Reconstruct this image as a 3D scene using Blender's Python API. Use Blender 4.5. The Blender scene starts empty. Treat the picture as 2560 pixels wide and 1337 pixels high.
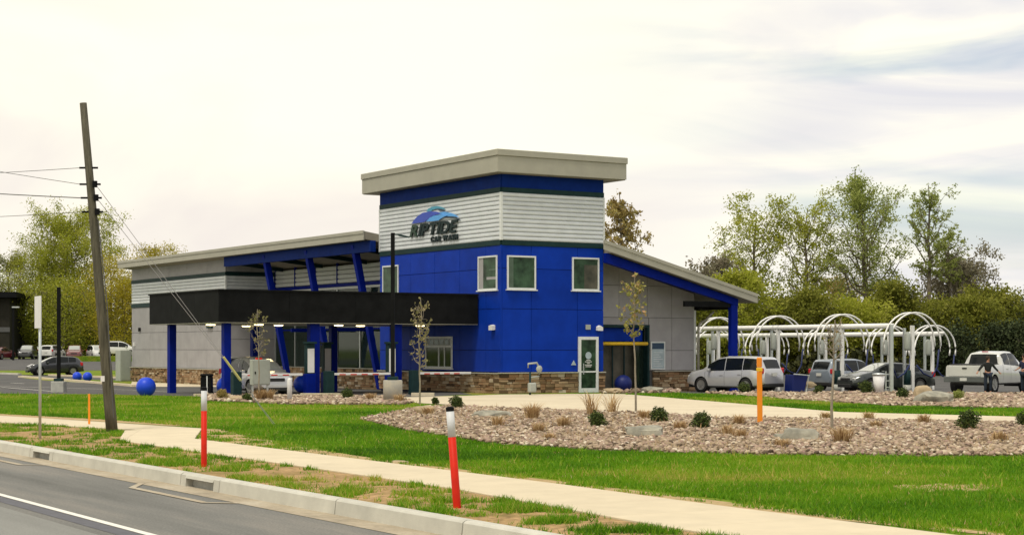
import bpy, bmesh, math, random
import numpy as np
from mathutils import Vector, Matrix
random.seed(7); RNG = np.random.default_rng(11)
sc = bpy.context.scene
COL = sc.collection
# ------------------------------------------------------------------ camera
CAM_H = 2.1
cam_d = bpy.data.cameras.new('camera'); cam = bpy.data.objects.new('camera', cam_d); COL.objects.link(cam)
cam.location = (0, 0, CAM_H); cam.rotation_euler = (math.radians(90), 0, 0)
cam_d.sensor_width = 36; cam_d.lens = 36*4300/2560; cam_d.shift_y = (868-668.5)/2560
cam_d.clip_start = 0.5; cam_d.clip_end = 3000
sc.camera = cam
# ------------------------------------------------------------------ world, sun, exposure
world = bpy.data.worlds.new('World'); sc.world = world; world.use_nodes = True
SUN_EL, SUN_AZ = math.radians(64), math.radians(212)
def build_world():
    nt = world.node_tree; N = nt.nodes; Lk = nt.links; N.clear()
    out = N.new('ShaderNodeOutputWorld'); bg = N.new('ShaderNodeBackground'); bg.inputs['Strength'].default_value = 0.1
    sky = N.new('ShaderNodeTexSky'); sky.sky_type = 'NISHITA'; sky.sun_disc = False
    sky.sun_elevation = SUN_EL; sky.sun_rotation = SUN_AZ
    tc = N.new('ShaderNodeTexCoord')
    def noise(scale, rot, s, det=4, dist=.6, rough=.5):
        mp = N.new('ShaderNodeMapping'); mp.inputs['Scale'].default_value = scale; mp.inputs['Rotation'].default_value = rot
        Lk.new(tc.outputs['Generated'], mp.inputs['Vector'])
        n = N.new('ShaderNodeTexNoise'); n.inputs['Scale'].default_value = s; n.inputs['Detail'].default_value = det
        n.inputs['Distortion'].default_value = dist; n.inputs['Roughness'].default_value = rough
        Lk.new(mp.outputs['Vector'], n.inputs['Vector']); return n.outputs['Fac']
    def ramp(fac, stops):
        r = N.new('ShaderNodeValToRGB'); el = r.color_ramp.elements
        while len(el) < len(stops): el.new(.5)
        for e, (p, c) in zip(el, stops): e.position = p; e.color = (c[0], c[1], c[2], 1)
        Lk.new(fac, r.inputs['Fac']); return r.outputs['Color']
    def mix(f, a, b):
        m = N.new('ShaderNodeMix'); m.data_type = 'RGBA'
        if isinstance(f, float): m.inputs[0].default_value = f
        else: Lk.new(f, m.inputs[0])
        Lk.new(a, m.inputs[6]); Lk.new(b, m.inputs[7]); return m.outputs[2]
    # radiance in units before the 0.1 strength
    broad = ramp(noise((1, 1, 3.2), (0, .12, 0), 3.1, 5), [(.36, (7.9, 7.3, 6.8)), (.47, (8.9, 8.4, 7.4)), (.60, (10.2, 9.9, 8.0))])
    grey = ramp(noise((1, 1, 5.5), (0, -.42, 0), 4.2, 6, .9), [(.40, (6.7, 6.7, 7.1)), (.55, (8.2, 7.95, 7.6)), (.70, (10.4, 9.9, 8.1))])
    sx = N.new('ShaderNodeSeparateXYZ'); Lk.new(tc.outputs['Generated'], sx.inputs[0])
    mr = N.new('ShaderNodeMapRange'); mr.inputs[1].default_value = .0; mr.inputs[2].default_value = .20
    Lk.new(sx.outputs['X'], mr.inputs[0])
    clouds = mix(mr.outputs[0], broad, grey)
    # thin gaps where the clear sky shows on the right
    gap = ramp(noise((1, 1, 5), (0, -.5, 0), 3.4, 5, .8), [(.54, (0, 0, 0)), (.70, (.6, .6, .6))])
    mg = N.new('ShaderNodeMath'); mg.operation = 'MULTIPLY'; Lk.new(gap, mg.inputs[0]); Lk.new(mr.outputs[0], mg.inputs[1])
    final = mix(mg.outputs[0], clouds, sky.outputs['Color'])
    Lk.new(final, bg.inputs['Color']); Lk.new(bg.outputs[0], out.inputs[0])
build_world()
sun_d = bpy.data.lights.new('sun', 'SUN'); sun_d.energy = 1.8; sun_d.angle = math.radians(10); sun_d.color = (1, .94, .82)
sun = bpy.data.objects.new('sun', sun_d); COL.objects.link(sun)
# light comes from behind and left of the camera (azimuth measured like the sky node: clockwise from +Y)
sv = Vector((math.sin(SUN_AZ)*math.cos(SUN_EL), math.cos(SUN_AZ)*math.cos(SUN_EL), math.sin(SUN_EL)))
sun.rotation_euler = sv.to_track_quat('Z', 'Y').to_euler()
sc.view_settings.view_transform = 'Standard'; sc.view_settings.look = 'None'
sc.view_settings.gamma = 1; sc.view_settings.use_curve_mapping = False
sc.view_settings.exposure = 0.22

# ------------------------------------------------------------------ helpers
F, HZ = 4300.0, 868.0
GZ = [(-80, 0), (80, 0), (96, -.25), (122, -.25), (136, -.05), (200, .6), (300, 1.5), (900, 3.5)]
def gz(Y): return float(np.interp(Y, [p[0] for p in GZ], [p[1] for p in GZ]))
def G(px, py, z=None):
    """ground point that stands at photo position px,py (survey of the site)"""
    Y = 60.0
    for _ in range(40):
        zz = gz(Y) if z is None else z
        Y = .5*Y + .5*F*(CAM_H-zz)/(py-HZ)
    return ((px-1280)/F*Y, Y)
def ht(py, Y): return CAM_H + (HZ-py)/F*Y
def xat(px, Y): return (px-1280)/F*Y

class MB:
    def __init__(s): s.v = []; s.f = []
    def add(s, vs, fs):
        o = len(s.v); s.v += [tuple(p) for p in vs]; s.f += [tuple(o+i for i in f) for f in fs]; return s
    def box(s, x0, x1, y0, y1, z0, z1):
        return s.add([(x0,y0,z0),(x1,y0,z0),(x1,y1,z0),(x0,y1,z0),(x0,y0,z1),(x1,y0,z1),(x1,y1,z1),(x0,y1,z1)],
                     [(0,3,2,1),(4,5,6,7),(0,1,5,4),(1,2,6,5),(2,3,7,6),(3,0,4,7)])
    def cbox(s, c, size, rz=0, ry=0, rx=0):
        M = Matrix.Translation(c) @ Matrix.Rotation(rz, 4, 'Z') @ Matrix.Rotation(ry, 4, 'Y') @ Matrix.Rotation(rx, 4, 'X')
        hx, hy, hz = size[0]/2, size[1]/2, size[2]/2
        vs = [M @ Vector(p) for p in [(-hx,-hy,-hz),(hx,-hy,-hz),(hx,hy,-hz),(-hx,hy,-hz),(-hx,-hy,hz),(hx,-hy,hz),(hx,hy,hz),(-hx,hy,hz)]]
        return s.add(vs, [(0,3,2,1),(4,5,6,7),(0,1,5,4),(1,2,6,5),(2,3,7,6),(3,0,4,7)])
    def prism(s, pts, vec):
        n = len(pts); a = [Vector(p) for p in pts]; b = [p+Vector(vec) for p in a]
        return s.add(a+b, [tuple(range(n-1, -1, -1)), tuple(range(n, 2*n))] + [(i, (i+1) % n, n+(i+1) % n, n+i) for i in range(n)])
    def tube(s, pts, r, n=8, caps=True):
        pts = [Vector(p) for p in pts]; m = len(pts)
        rr = r if isinstance(r, (list, tuple)) else [r]*m
        vs = []; up = Vector((0, 0, 1))
        for i, p in enumerate(pts):
            t = (pts[min(i+1, m-1)]-pts[max(i-1, 0)]).normalized()
            a = t.cross(up)
            if a.length < .05: a = t.cross(Vector((0, 1, 0)))
            a.normalize(); b = t.cross(a)
            for k in range(n):
                q = 2*math.pi*k/n; vs.append(p+(a*math.cos(q)+b*math.sin(q))*rr[i])
        fs = [(i*n+k, i*n+(k+1) % n, (i+1)*n+(k+1) % n, (i+1)*n+k) for i in range(m-1) for k in range(n)]
        if caps: fs += [tuple(range(n-1, -1, -1)), tuple(range((m-1)*n, m*n))]
        return s.add(vs, fs)
    def lathe(s, prof, n=24, c=(0, 0, 0), axis='Z', caps=True):
        vs = []
        for r, h in prof:
            for k in range(n):
                q = 2*math.pi*k/n; x, y = r*math.cos(q), r*math.sin(q)
                p = (x, y, h) if axis == 'Z' else (x, h, y)
                vs.append((c[0]+p[0], c[1]+p[1], c[2]+p[2]))
        m = len(prof)
        fs = [(i*n+k, i*n+(k+1) % n, (i+1)*n+(k+1) % n, (i+1)*n+k) for i in range(m-1) for k in range(n)]
        if axis != 'Z': fs = [tuple(reversed(f)) for f in fs]
        return s.add(vs, fs + ([tuple(range(n)), tuple(range((m-1)*n, m*n))] if caps else []))
    def build(s, name, m, parent=None, smooth=False, bevel=0):
        me = bpy.data.meshes.new(name); me.from_pydata(s.v, [], s.f)
        if m: me.materials.append(m)
        if bevel:
            bm = bmesh.new(); bm.from_mesh(me)
            bmesh.ops.bevel(bm, geom=list(bm.edges), offset=bevel, segments=1, affect='EDGES'); bm.to_mesh(me); bm.free()
        else:
            bm = bmesh.new(); bm.from_mesh(me); bmesh.ops.recalc_face_normals(bm, faces=bm.faces); bm.to_mesh(me); bm.free()
        if smooth:
            me.shade_smooth()
        o = bpy.data.objects.new(name, me); COL.objects.link(o)
        if parent: o.parent = parent
        return o
def npmesh(name, V, Fa, m, parent=None, tint=None, smooth=False):
    """V (n,3), Fa (k,c) constant polygon size, tint one value per vertex"""
    me = bpy.data.meshes.new(name); c = Fa.shape[1]
    me.vertices.add(len(V)); me.vertices.foreach_set('co', np.asarray(V, np.float32).ravel())
    me.loops.add(Fa.size); me.loops.foreach_set('vertex_index', np.asarray(Fa, np.int32).ravel())
    me.polygons.add(len(Fa)); me.polygons.foreach_set('loop_start', np.arange(0, Fa.size, c, dtype=np.int32))
    me.polygons.foreach_set('loop_total', np.full(len(Fa), c, np.int32))
    if tint is not None:
        a = me.attributes.new('tint', 'FLOAT', 'POINT'); a.data.foreach_set('value', np.asarray(tint, np.float32))
    me.update(calc_edges=True); me.validate()
    if smooth: me.shade_smooth()
    me.materials.append(m)
    o = bpy.data.objects.new(name, me); COL.objects.link(o)
    if parent: o.parent = parent
    return o
def tag(o, label=None, cat=None, group=None, kind=None):
    if label: o['label'] = label
    if cat: o['category'] = cat
    if group: o['group'] = group
    if kind: o['kind'] = kind
    return o
def thing(name, label, cat, loc=(0, 0, 0), rz=0, group=None):
    o = bpy.data.objects.new(name, None); COL.objects.link(o); o.location = loc; o.rotation_euler = (0, 0, rz)
    o.empty_display_size = .2
    return tag(o, label, cat, group)
def inst(src, name=None, parent=None, loc=None, rot=None, scale=None):
    o = src.copy(); COL.objects.link(o)
    if parent: o.parent = parent
    if loc is not None: o.location = loc
    if rot is not None: o.rotation_euler = rot
    if scale is not None: o.scale = scale
    return o
def copy_tree(o, parent=None):
    c = o.copy(); COL.objects.link(c)
    if parent is not None: c.parent = parent
    for ch in list(o.children): copy_tree(ch, c)
    return c

# ------------------------------------------------------------------ materials
def mat(name, col, rough=.7, var=.12, scale=6, bump=0, bscale=60, metal=0, spec=.4, coat=0, emit=None, estr=0, col2=None, stretch=None, objrand=0):
    m = bpy.data.materials.new(name); m.use_nodes = True; nt = m.node_tree; N = nt.nodes; L = nt.links
    b = N['Principled BSDF']; b.inputs['Roughness'].default_value = rough; b.inputs['Metallic'].default_value = metal
    b.inputs['Specular IOR Level'].default_value = spec; b.inputs['Coat Weight'].default_value = coat
    b.inputs['Base Color'].default_value = (*col, 1)
    if emit: b.inputs['Emission Color'].default_value = (*emit, 1); b.inputs['Emission Strength'].default_value = estr
    if var or bump or col2:
        tc = N.new('ShaderNodeTexCoord'); vec = tc.outputs['Object']
        if stretch:
            mp = N.new('ShaderNodeMapping'); mp.inputs['Scale'].default_value = stretch; L.new(vec, mp.inputs['Vector']); vec = mp.outputs['Vector']
    cur = None
    if var or col2:
        n = N.new('ShaderNodeTexNoise'); n.inputs['Scale'].default_value = scale; n.inputs['Detail'].default_value = 6; n.inputs['Roughness'].default_value = .62
        L.new(vec, n.inputs['Vector'])
        r = N.new('ShaderNodeValToRGB'); r.color_ramp.elements[0].position = .3; r.color_ramp.elements[1].position = .7
        c2 = col2 or col
        r.color_ramp.elements[0].color = (*[c*(1-var) for c in col], 1); r.color_ramp.elements[1].color = (*[min(1, c*(1+var)) for c in c2], 1)
        L.new(n.outputs['Fac'], r.inputs['Fac']); cur = r.outputs['Color']; L.new(cur, b.inputs['Base Color'])
    if objrand and cur:
        oi = N.new('ShaderNodeObjectInfo'); hs = N.new('ShaderNodeHueSaturation')
        mr = N.new('ShaderNodeMapRange'); mr.inputs[3].default_value = 1-objrand; mr.inputs[4].default_value = 1+objrand
        L.new(oi.outputs['Random'], mr.inputs[0]); L.new(mr.outputs[0], hs.inputs['Value']); L.new(cur, hs.inputs['Color']); L.new(hs.outputs[0], b.inputs['Base Color'])
    if bump:
        n2 = N.new('ShaderNodeTexNoise'); n2.inputs['Scale'].default_value = bscale; n2.inputs['Detail'].default_value = 5
        L.new(vec, n2.inputs['Vector'])
        bp = N.new('ShaderNodeBump'); bp.inputs['Strength'].default_value = bump; bp.inputs['Distance'].default_value = .02
        L.new(n2.outputs['Fac'], bp.inputs['Height']); L.new(bp.outputs[0], b.inputs['Normal'])
    return m
def mat_tint(name, stops, rough=.8, attr='tint', spec=.2, transl=0):
    m = bpy.data.materials.new(name); m.use_nodes = True; nt = m.node_tree; N = nt.nodes; L = nt.links
    b = N['Principled BSDF']; b.inputs['Roughness'].default_value = rough; b.inputs['Specular IOR Level'].default_value = spec
    if attr == 'random': a = N.new('ShaderNodeObjectInfo'); fac = a.outputs['Random']
    else: a = N.new('ShaderNodeAttribute'); a.attribute_name = attr; fac = a.outputs['Fac']
    r = N.new('ShaderNodeValToRGB'); el = r.color_ramp.elements
    while len(el) < len(stops): el.new(.5)
    for e, (p, c) in zip(el, stops): e.position = p; e.color = (*c, 1)
    L.new(fac, r.inputs['Fac']); L.new(r.outputs['Color'], b.inputs['Base Color'])
    if transl:
        t = N.new('ShaderNodeBsdfTranslucent'); L.new(r.outputs['Color'], t.inputs['Color'])
        mx = N.new('ShaderNodeMixShader'); mx.inputs[0].default_value = transl
        L.new(b.outputs[0], mx.inputs[1]); L.new(t.outputs[0], mx.inputs[2]); L.new(mx.outputs[0], N['Material Output'].inputs[0])
    return m
def mat_glass(name, tintc, trans=.35):
    m = bpy.data.materials.new(name); m.use_nodes = True; nt = m.node_tree; N = nt.nodes; L = nt.links
    b = N['Principled BSDF']; b.inputs['Base Color'].default_value = (*tintc, 1); b.inputs['Roughness'].default_value = .04
    b.inputs['Specular IOR Level'].default_value = .3
    tr = N.new('ShaderNodeBsdfTransparent'); tr.inputs['Color'].default_value = (.75, .85, .8, 1)
    mx = N.new('ShaderNodeMixShader'); mx.inputs[0].default_value = trans
    L.new(b.outputs[0], mx.inputs[1]); L.new(tr.outputs[0], mx.inputs[2]); L.new(mx.outputs[0], N['Material Output'].inputs[0])
    return m
def mat_ground(name, cols, scales, detail_mul=.25, rough=.95, bump=.5, bscale=30, along=None):
    """two noises: broad patches between three colours and a fine speckle"""
    m = bpy.data.materials.new(name); m.use_nodes = True; nt = m.node_tree; N = nt.nodes; L = nt.links
    b = N['Principled BSDF']; b.inputs['Roughness'].default_value = rough; b.inputs['Specular IOR Level'].default_value = .1
    tc = N.new('ShaderNodeTexCoord')
    n = N.new('ShaderNodeTexNoise'); n.inputs['Scale'].default_value = scales[0]; n.inputs['Detail'].default_value = 8; n.inputs['Roughness'].default_value = .65
    if along:
        mp = N.new('ShaderNodeMapping'); mp.vector_type = 'TEXTURE'; mp.inputs['Rotation'].default_value = (0, 0, along[0]); mp.inputs['Scale'].default_value = (along[1], along[2], 1)
        L.new(tc.outputs['Object'], mp.inputs['Vector']); L.new(mp.outputs['Vector'], n.inputs['Vector'])
    else: L.new(tc.outputs['Object'], n.inputs['Vector'])
    r = N.new('ShaderNodeValToRGB'); el = r.color_ramp.elements
    while len(el) < len(cols): el.new(.5)
    for e, (p, c) in zip(el, cols): e.position = p; e.color = (*c, 1)
    L.new(n.outputs['Fac'], r.inputs['Fac'])
    n2 = N.new('ShaderNodeTexNoise'); n2.inputs['Scale'].default_value = scales[1]; n2.inputs['Detail'].default_value = 4
    L.new(tc.outputs['Object'], n2.inputs['Vector'])
    mr = N.new('ShaderNodeMapRange'); mr.inputs[1].default_value = .3; mr.inputs[2].default_value = .7
    mr.inputs[3].default_value = 1-detail_mul; mr.inputs[4].default_value = 1+detail_mul; L.new(n2.outputs['Fac'], mr.inputs[0])
    hs = N.new('ShaderNodeHueSaturation'); L.new(mr.outputs[0], hs.inputs['Value']); L.new(r.outputs['Color'], hs.inputs['Color'])
    L.new(hs.outputs[0], b.inputs['Base Color'])
    n3 = N.new('ShaderNodeTexNoise'); n3.inputs['Scale'].default_value = bscale; n3.inputs['Detail'].default_value = 6; L.new(tc.outputs['Object'], n3.inputs['Vector'])
    bp = N.new('ShaderNodeBump'); bp.inputs['Strength'].default_value = bump; bp.inputs['Distance'].default_value = .03
    L.new(n3.outputs['Fac'], bp.inputs['Height']); L.new(bp.outputs[0], b.inputs['Normal'])
    return m
M = {}
M['blue'] = mat('blue_panel', (.004, .034, .33), .5, .16, 1.0, .05, 30, spec=.07, objrand=.10)
M['blue_dark'] = mat('blue_steel', (.002, .013, .22), .5, .15, 3, spec=.06)
M['navy'] = mat('navy_band', (.004, .022, .16), .6, .15, 2, spec=.05)
M['grey_fascia'] = mat('fascia_metal', (.36, .345, .285), .5, .07, 1.5, .03, 20)
M['grey_panel'] = mat('grey_panel', (.33, .32, .33), .65, .10, 1.3, .05, 30, objrand=.05)
M['corr'] = mat('ribbed_metal', (.62, .65, .68), .45, .07, 2, spec=.4, metal=.0)
M['trim_white'] = mat('white_trim', (.66, .68, .68), .45, .06, 6)
M['dark_band'] = mat('dark_teal_band', (.012, .034, .036), .5, .2, 4, spec=.1)
M['black'] = mat('black_cladding', (.010, .0105, .011), .6, .3, 2.0, spec=.05)
M['core'] = mat('joint_backing', (.012, .018, .05), .9, .1)
M['core_grey'] = mat('grey_joint_backing', (.10, .10, .10), .9, .1)
M['soffit'] = mat('soffit_boards', (.26, .235, .19), .8, .1, 3)
M['dark'] = mat('dark_void', (.012, .014, .012), .9, .3, 2)
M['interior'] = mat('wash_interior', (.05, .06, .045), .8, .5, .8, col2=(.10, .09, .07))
M['glass'] = mat_glass('window_glass', (.02, .035, .028), .3)
M['glass_green'] = mat('reflective_glass', (.012, .03, .02), .06, .8, 1.1, spec=.12, col2=(.035, .07, .04))
M['leaf_pane'] = mat('green_reflection', (.07, .11, .08), .5, .3, 2)  # greenish tone of the reflections painted on the tower panes
M['chrome'] = mat('galvanised', (.55, .58, .58), .35, .1, 4, metal=.6)
M['white_pipe'] = mat('white_pipe', (.84, .83, .80), .35, .08, 4)
M['conc'] = mat('concrete_block', (.42, .42, .38), .85, .15, 5, .2, 60)
M['conc_rust'] = mat('stained_concrete_base', (.36, .355, .33), .85, .15, 3, .2, 60, col2=(.40, .36, .28))
M['drive'] = mat_ground('pale_concrete', [(.3, (.53, .455, .33)), (.5, (.60, .52, .38)), (.7, (.64, .56, .41))], (.35, 9), .06, .85, .1)
M['slab'] = mat('pavement_slab', (.60, .515, .365), .88, .07, 1.6, .15, 70, objrand=.035)
M['joint'] = mat('joint_sand', (.34, .29, .2), .95, .1)
M['kerb'] = mat('kerb_concrete', (.50, .485, .42), .85, .12, 2.2, .2, 60, objrand=.06)
M['gutter'] = mat_ground('dusty_gutter', [(.3, (.28, .24, .18)), (.5, (.40, .34, .25)), (.7, (.46, .41, .32))], (.8, 12), .12)
M['asphalt'] = mat_ground('road_asphalt', [(.3, (.135, .135, .125)), (.5, (.18, .178, .165)), (.7, (.24, .225, .20))], (.9, 30), .2, .9, .4, 90, (math.atan2(.851, -.526), 7, .8))
M['asphalt_old'] = mat_ground('worn_asphalt', [(.3, (.21, .21, .195)), (.7, (.27, .27, .25))], (.9, 40), .14, .9, .4, 90, (math.atan2(.851, -.526), 7, .8))
M['asphalt_dark'] = mat('seam_tar', (.10, .10, .115), .8, .15, 5)
M['lot'] = mat_ground('lot_asphalt', [(.3, (.085, .085, .085)), (.7, (.13, .125, .12))], (.4, 20), .1)
M['paint'] = mat('road_paint', (.72, .70, .64), .7, .12, 9)
M['lawn'] = mat_ground('lawn_soil', [(.30, (.05, .12, .010)), (.44, (.10, .18, .012)), (.56, (.19, .22, .02)), (.68, (.34, .27, .09))], (.4, 6), .35, .95, .8, 25)
M['verge'] = mat_ground('verge_soil', [(.30, (.12, .13, .03)), (.40, (.27, .19, .08)), (.52, (.38, .25, .12)), (.72, (.44, .29, .15))], (1.1, 9), .35, .95, .9, 25)
M['soil'] = mat_ground('bare_soil', [(.35, (.34, .24, .11)), (.55, (.44, .32, .17)), (.7, (.20, .20, .05))], (1.5, 12), .2)
M['bedsoil'] = mat_ground('bed_soil', [(.35, (.16, .12, .08)), (.65, (.30, .24, .17))], (1.2, 18), .35, .95, 1, 20)
M['blade'] = mat_tint('grass_blades', [(0, (.05, .14, .005)), (.30, (.105, .27, .007)), (.62, (.19, .37, .010)), (.85, (.29, .40, .03)), (1, (.50, .42, .10))], .6, transl=.4)
M['rock'] = mat_tint('river_rock', [(0, (.08, .055, .038)), (.2, (.21, .155, .105)), (.5, (.38, .295, .20)), (.72, (.33, .22, .18)), (.88, (.49, .39, .27)), (1, (.68, .60, .48))], .85)
M['stone'] = mat_tint('ledge_stone', [(0, (.07, .045, .025)), (.22, (.20, .13, .07)), (.45, (.34, .24, .14)), (.7, (.26, .145, .075)), (.88, (.40, .30, .19)), (1, (.50, .43, .33))], .85, attr='random')
M['stone_t'] = mat_tint('ledge_stone_far', [(0, (.07, .045, .025)), (.22, (.20, .13, .07)), (.45, (.34, .24, .14)), (.7, (.26, .145, .075)), (.88, (.40, .30, .19)), (1, (.50, .43, .33))], .85)
M['boulder'] = mat('boulder_stone', (.22, .215, .18), .9, .3, 2.2, .8, 7, col2=(.34, .32, .25))
M['boulder_tan'] = mat('tan_boulder_stone', (.40, .31, .19), .9, .25, 2.2, .8, 7)
M['bark'] = mat('bark', (.13, .105, .08), .95, .3, 4, .5, 20, col2=(.20, .17, .13))
M['bark_pale'] = mat('pale_bark', (.28, .24, .18), .9, .25, 4, .4, 20)
M['polewood'] = mat('weathered_pole_wood', (.06, .055, .035), .9, .3, 3, .6, 20, stretch=(6, 6, .6), col2=(.105, .095, .065))
M['leaf_lime'] = mat_tint('spring_leaves_lime', [(0, (.20, .23, .02)), (.5, (.38, .41, .04)), (1, (.55, .53, .12))], .7, transl=.5)
M['leaf_green'] = mat_tint('spring_leaves_green', [(0, (.17, .22, .05)), (.5, (.33, .38, .09)), (1, (.48, .50, .19))], .7, transl=.5)
M['leaf_olive'] = mat_tint('olive_leaves', [(0, (.10, .115, .015)), (.5, (.22, .235, .03)), (1, (.38, .36, .07))], .75, transl=.4)
M['leaf_gold'] = mat_tint('golden_leaves', [(0, (.24, .23, .02)), (.5, (.46, .40, .035)), (1, (.60, .47, .07))], .7, transl=.45)
M['leaf_rust'] = mat_tint('rusty_buds', [(0, (.24, .16, .06)), (.5, (.38, .29, .10)), (1, (.46, .42, .15))], .75, transl=.4)
M['leaf_grey'] = mat_tint('bare_twigs', [(0, (.17, .14, .10)), (.5, (.25, .22, .15)), (1, (.30, .29, .18))], .85, transl=.3)
M['leaf_dark'] = mat_tint('evergreen_needles', [(0, (.016, .024, .010)), (.5, (.035, .05, .018)), (1, (.085, .10, .035))], .8)
M['leaf_thicket'] = mat_tint('thicket_leaves', [(0, (.02, .022, .010)), (.5, (.05, .055, .018)), (1, (.13, .13, .04))], .8)
M['leaf_pine'] = mat_tint('dark_green_needles', [(0, (.015, .035, .010)), (.5, (.03, .065, .018)), (1, (.05, .10, .03))], .8)
M['shrub'] = mat_tint('shrub_leaves', [(0, (.02, .035, .008)), (.5, (.05, .08, .018)), (1, (.14, .17, .04))], .75)
M['drygrass'] = mat_tint('dry_grass', [(0, (.34, .20, .10)), (.5, (.52, .36, .18)), (1, (.66, .52, .30))], .85, transl=.2)
M['tyre'] = mat('tyre_rubber', (.012, .012, .012), .85, .2)
M['rim'] = mat('alloy_rim', (.30, .30, .29), .35, .1, metal=.7)
M['carglass'] = mat('car_glass', (.006, .008, .008), .08, 0, spec=.3)
M['carglass_sky_reflect'] = mat('windscreen_sky_reflection', (.30, .32, .30), .04, 0, spec=1, coat=1)  # pale base colour stands in for sky reflected in the windscreen
M['trimblack'] = mat('black_plastic', (.018, .018, .019), .6, .1)
M['red_lamp'] = mat('red_lamp', (.5, .02, .03), .25, .1)
M['head_lamp'] = mat('clear_lamp', (.6, .6, .58), .15, .1)
M['bumper'] = mat('worn_bumper', (.10, .11, .105), .5, .15, 4)
M['plate'] = mat('number_plate', (.6, .6, .56), .5, .1, 30)
def paint(name, c, metal=.25): return mat(name, c, .32, .04, 2, spec=.6, coat=1, metal=metal)
M['p_silver'] = paint('silver_paint', (.52, .525, .54), .4); M['p_dark'] = paint('dark_paint', (.015, .017, .022)); M['p_white'] = paint('white_paint', (.58, .58, .55), 0)
M['p_bluegrey'] = paint('blue_grey_paint', (.20, .235, .28)); M['p_red'] = paint('dark_red_paint', (.12, .008, .012), .1); M['p_green'] = paint('dark_green_paint', (.02, .028, .026))
M['red'] = mat('red_plastic', (.60, .022, .008), .5, .14, 4, spec=.15); M['postwhite'] = mat('white_sleeve', (.62, .63, .64), .5, .08, 5)
M['orange'] = mat('orange_plastic', (.85, .27, .012), .5, .08, 4); M['yellow'] = mat('yellow_paint', (.80, .50, .02), .5, .1); M['guard'] = mat('guy_guard_yellow', (.60, .55, .16), .5, .1)
M['ball'] = mat('blue_ball', (.006, .055, .62), .42, .06, 3, spec=.35)
M['ball_dark'] = mat('navy_ball', (.004, .012, .11), .5, .1, 3, spec=.3)
M['lamp_on'] = mat('lit_lamp', (.9, .85, .7), .5, 0, emit=(1, .78, .40), estr=5)
M['cabinet'] = mat('cabinet_grey', (.35, .37, .33), .6, .08, 3)
M['wire'] = mat('cable', (.10, .10, .10), .7, 0)
M['sign_white'] = mat('sign_white', (.72, .71, .70), .5, .05, 5)
M['board'] = mat('menu_board', (.36, .44, .48), .4, .15, 3)
M['board_dark'] = mat('menu_header', (.02, .05, .10), .5, .1)
M['letter'] = mat('sign_letters', (.006, .02, .022), .7, .1, 4)
M['letter_green'] = mat('sign_letter_green', (.006, .035, .018), .45, .1, 4)
M['logo_indigo'] = mat('logo_indigo', (.02, .06, .45), .4, .1, 3); M['logo_blue'] = mat('logo_blue', (.08, .34, .78), .4, .1, 3); M['logo_teal'] = mat('logo_teal', (.05, .28, .42), .4, .1, 3); M['logo_dark'] = mat('logo_dark', (.01, .04, .09), .4, .1, 3)
M['skin'] = mat('skin', (.45, .24, .16), .6, .08, 8); M['jacket'] = mat('black_jacket', (.012, .014, .014), .85, .2, 8); M['jeans'] = mat('dark_jeans', (.014, .022, .04), .9, .25, 10); M['hair'] = mat('dark_hair', (.03, .018, .010), .8, .2, 20); M['navyshirt'] = mat('navy_shirt', (.01, .014, .045), .85, .2, 8); M['shoe'] = mat('dark_shoes', (.03, .03, .03), .7, .1)
M['wall_brown'] = mat('brown_cladding', (.022, .020, .014), .95, .3, 1.2)
M['hose'] = mat('blue_hose', (.006, .016, .09), .5, .1)

# ------------------------------------------------------------------ ground
def clip(poly, y, keep_above):
    out = []
    for i in range(len(poly)):
        a, b = poly[i], poly[(i+1) % len(poly)]
        ia, ib = (a[1] >= y) == keep_above, (b[1] >= y) == keep_above
        if ia: out.append(a)
        if ia != ib and a[1] != b[1]:
            t = (y-a[1])/(b[1]-a[1]); out.append((a[0]+t*(b[0]-a[0]), y))
    return out
def sheet(name, poly, m, off=.004, parent=None, kind='structure'):
    """flat sheet draped over the site levels, cut at every level break"""
    mb = MB(); ys = [p[0] for p in GZ]
    for a, b in zip(ys[:-1], ys[1:]):
        q = clip(clip(poly, a, True), b, False) if not (min(p[1] for p in poly) >= a and max(p[1] for p in poly) <= b) else poly
        if len(q) > 2: mb.add([(x, y, gz(y)+off) for x, y in q], [tuple(range(len(q)))])
    me = bpy.data.meshes.new(name); me.from_pydata(mb.v, [], mb.f); me.materials.append(m)
    bm = bmesh.new(); bm.from_mesh(me); bmesh.ops.triangulate(bm, faces=bm.faces); bmesh.ops.recalc_face_normals(bm, faces=bm.faces)
    for f in bm.faces:
        if f.normal.z < 0: f.normal_flip()
    bm.to_mesh(me); bm.free()
    o = bpy.data.objects.new(name, me); COL.objects.link(o)
    if parent: o.parent = parent
    if kind and not parent: o['kind'] = kind
    return o
# road frame: d across (away from the camera), t along the kerb (away to the left)
RN, RA = (.851, .526), (-.526, .851)
def rd(d, t): return (RN[0]*d+RA[0]*t, RN[1]*d+RA[1]*t)
def t_px(px, d=10.4):
    k = (px-1280)/F; D = d/(RN[1]+RN[0]*k); return RA[0]*k*D+RA[1]*D
T0, T1 = -60, 130
ground_poly = [rd(10.55, T0), rd(10.55, T1), (-160, 800), (400, 800), (400, -40)]
def P(pts): return [G(*p) for p in pts]
lawn = sheet('lawn', ground_poly, M['lawn'], 0)
far = MB().add([(-1500, -1500, -.6), (1500, -1500, -.6), (1500, 2500, -.6), (-1500, 2500, -.6)], [(0, 1, 2, 3)]).build('terrain', M['lawn']); far['kind'] = 'structure'
road = MB().add([(*rd(-14, T0), -.2), (*rd(9.9, T0), -.2), (*rd(9.9, T1), -.2), (*rd(-14, T1), -.2)], [(0, 1, 2, 3)]).build('road', M['asphalt']); road['kind'] = 'structure'
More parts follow.
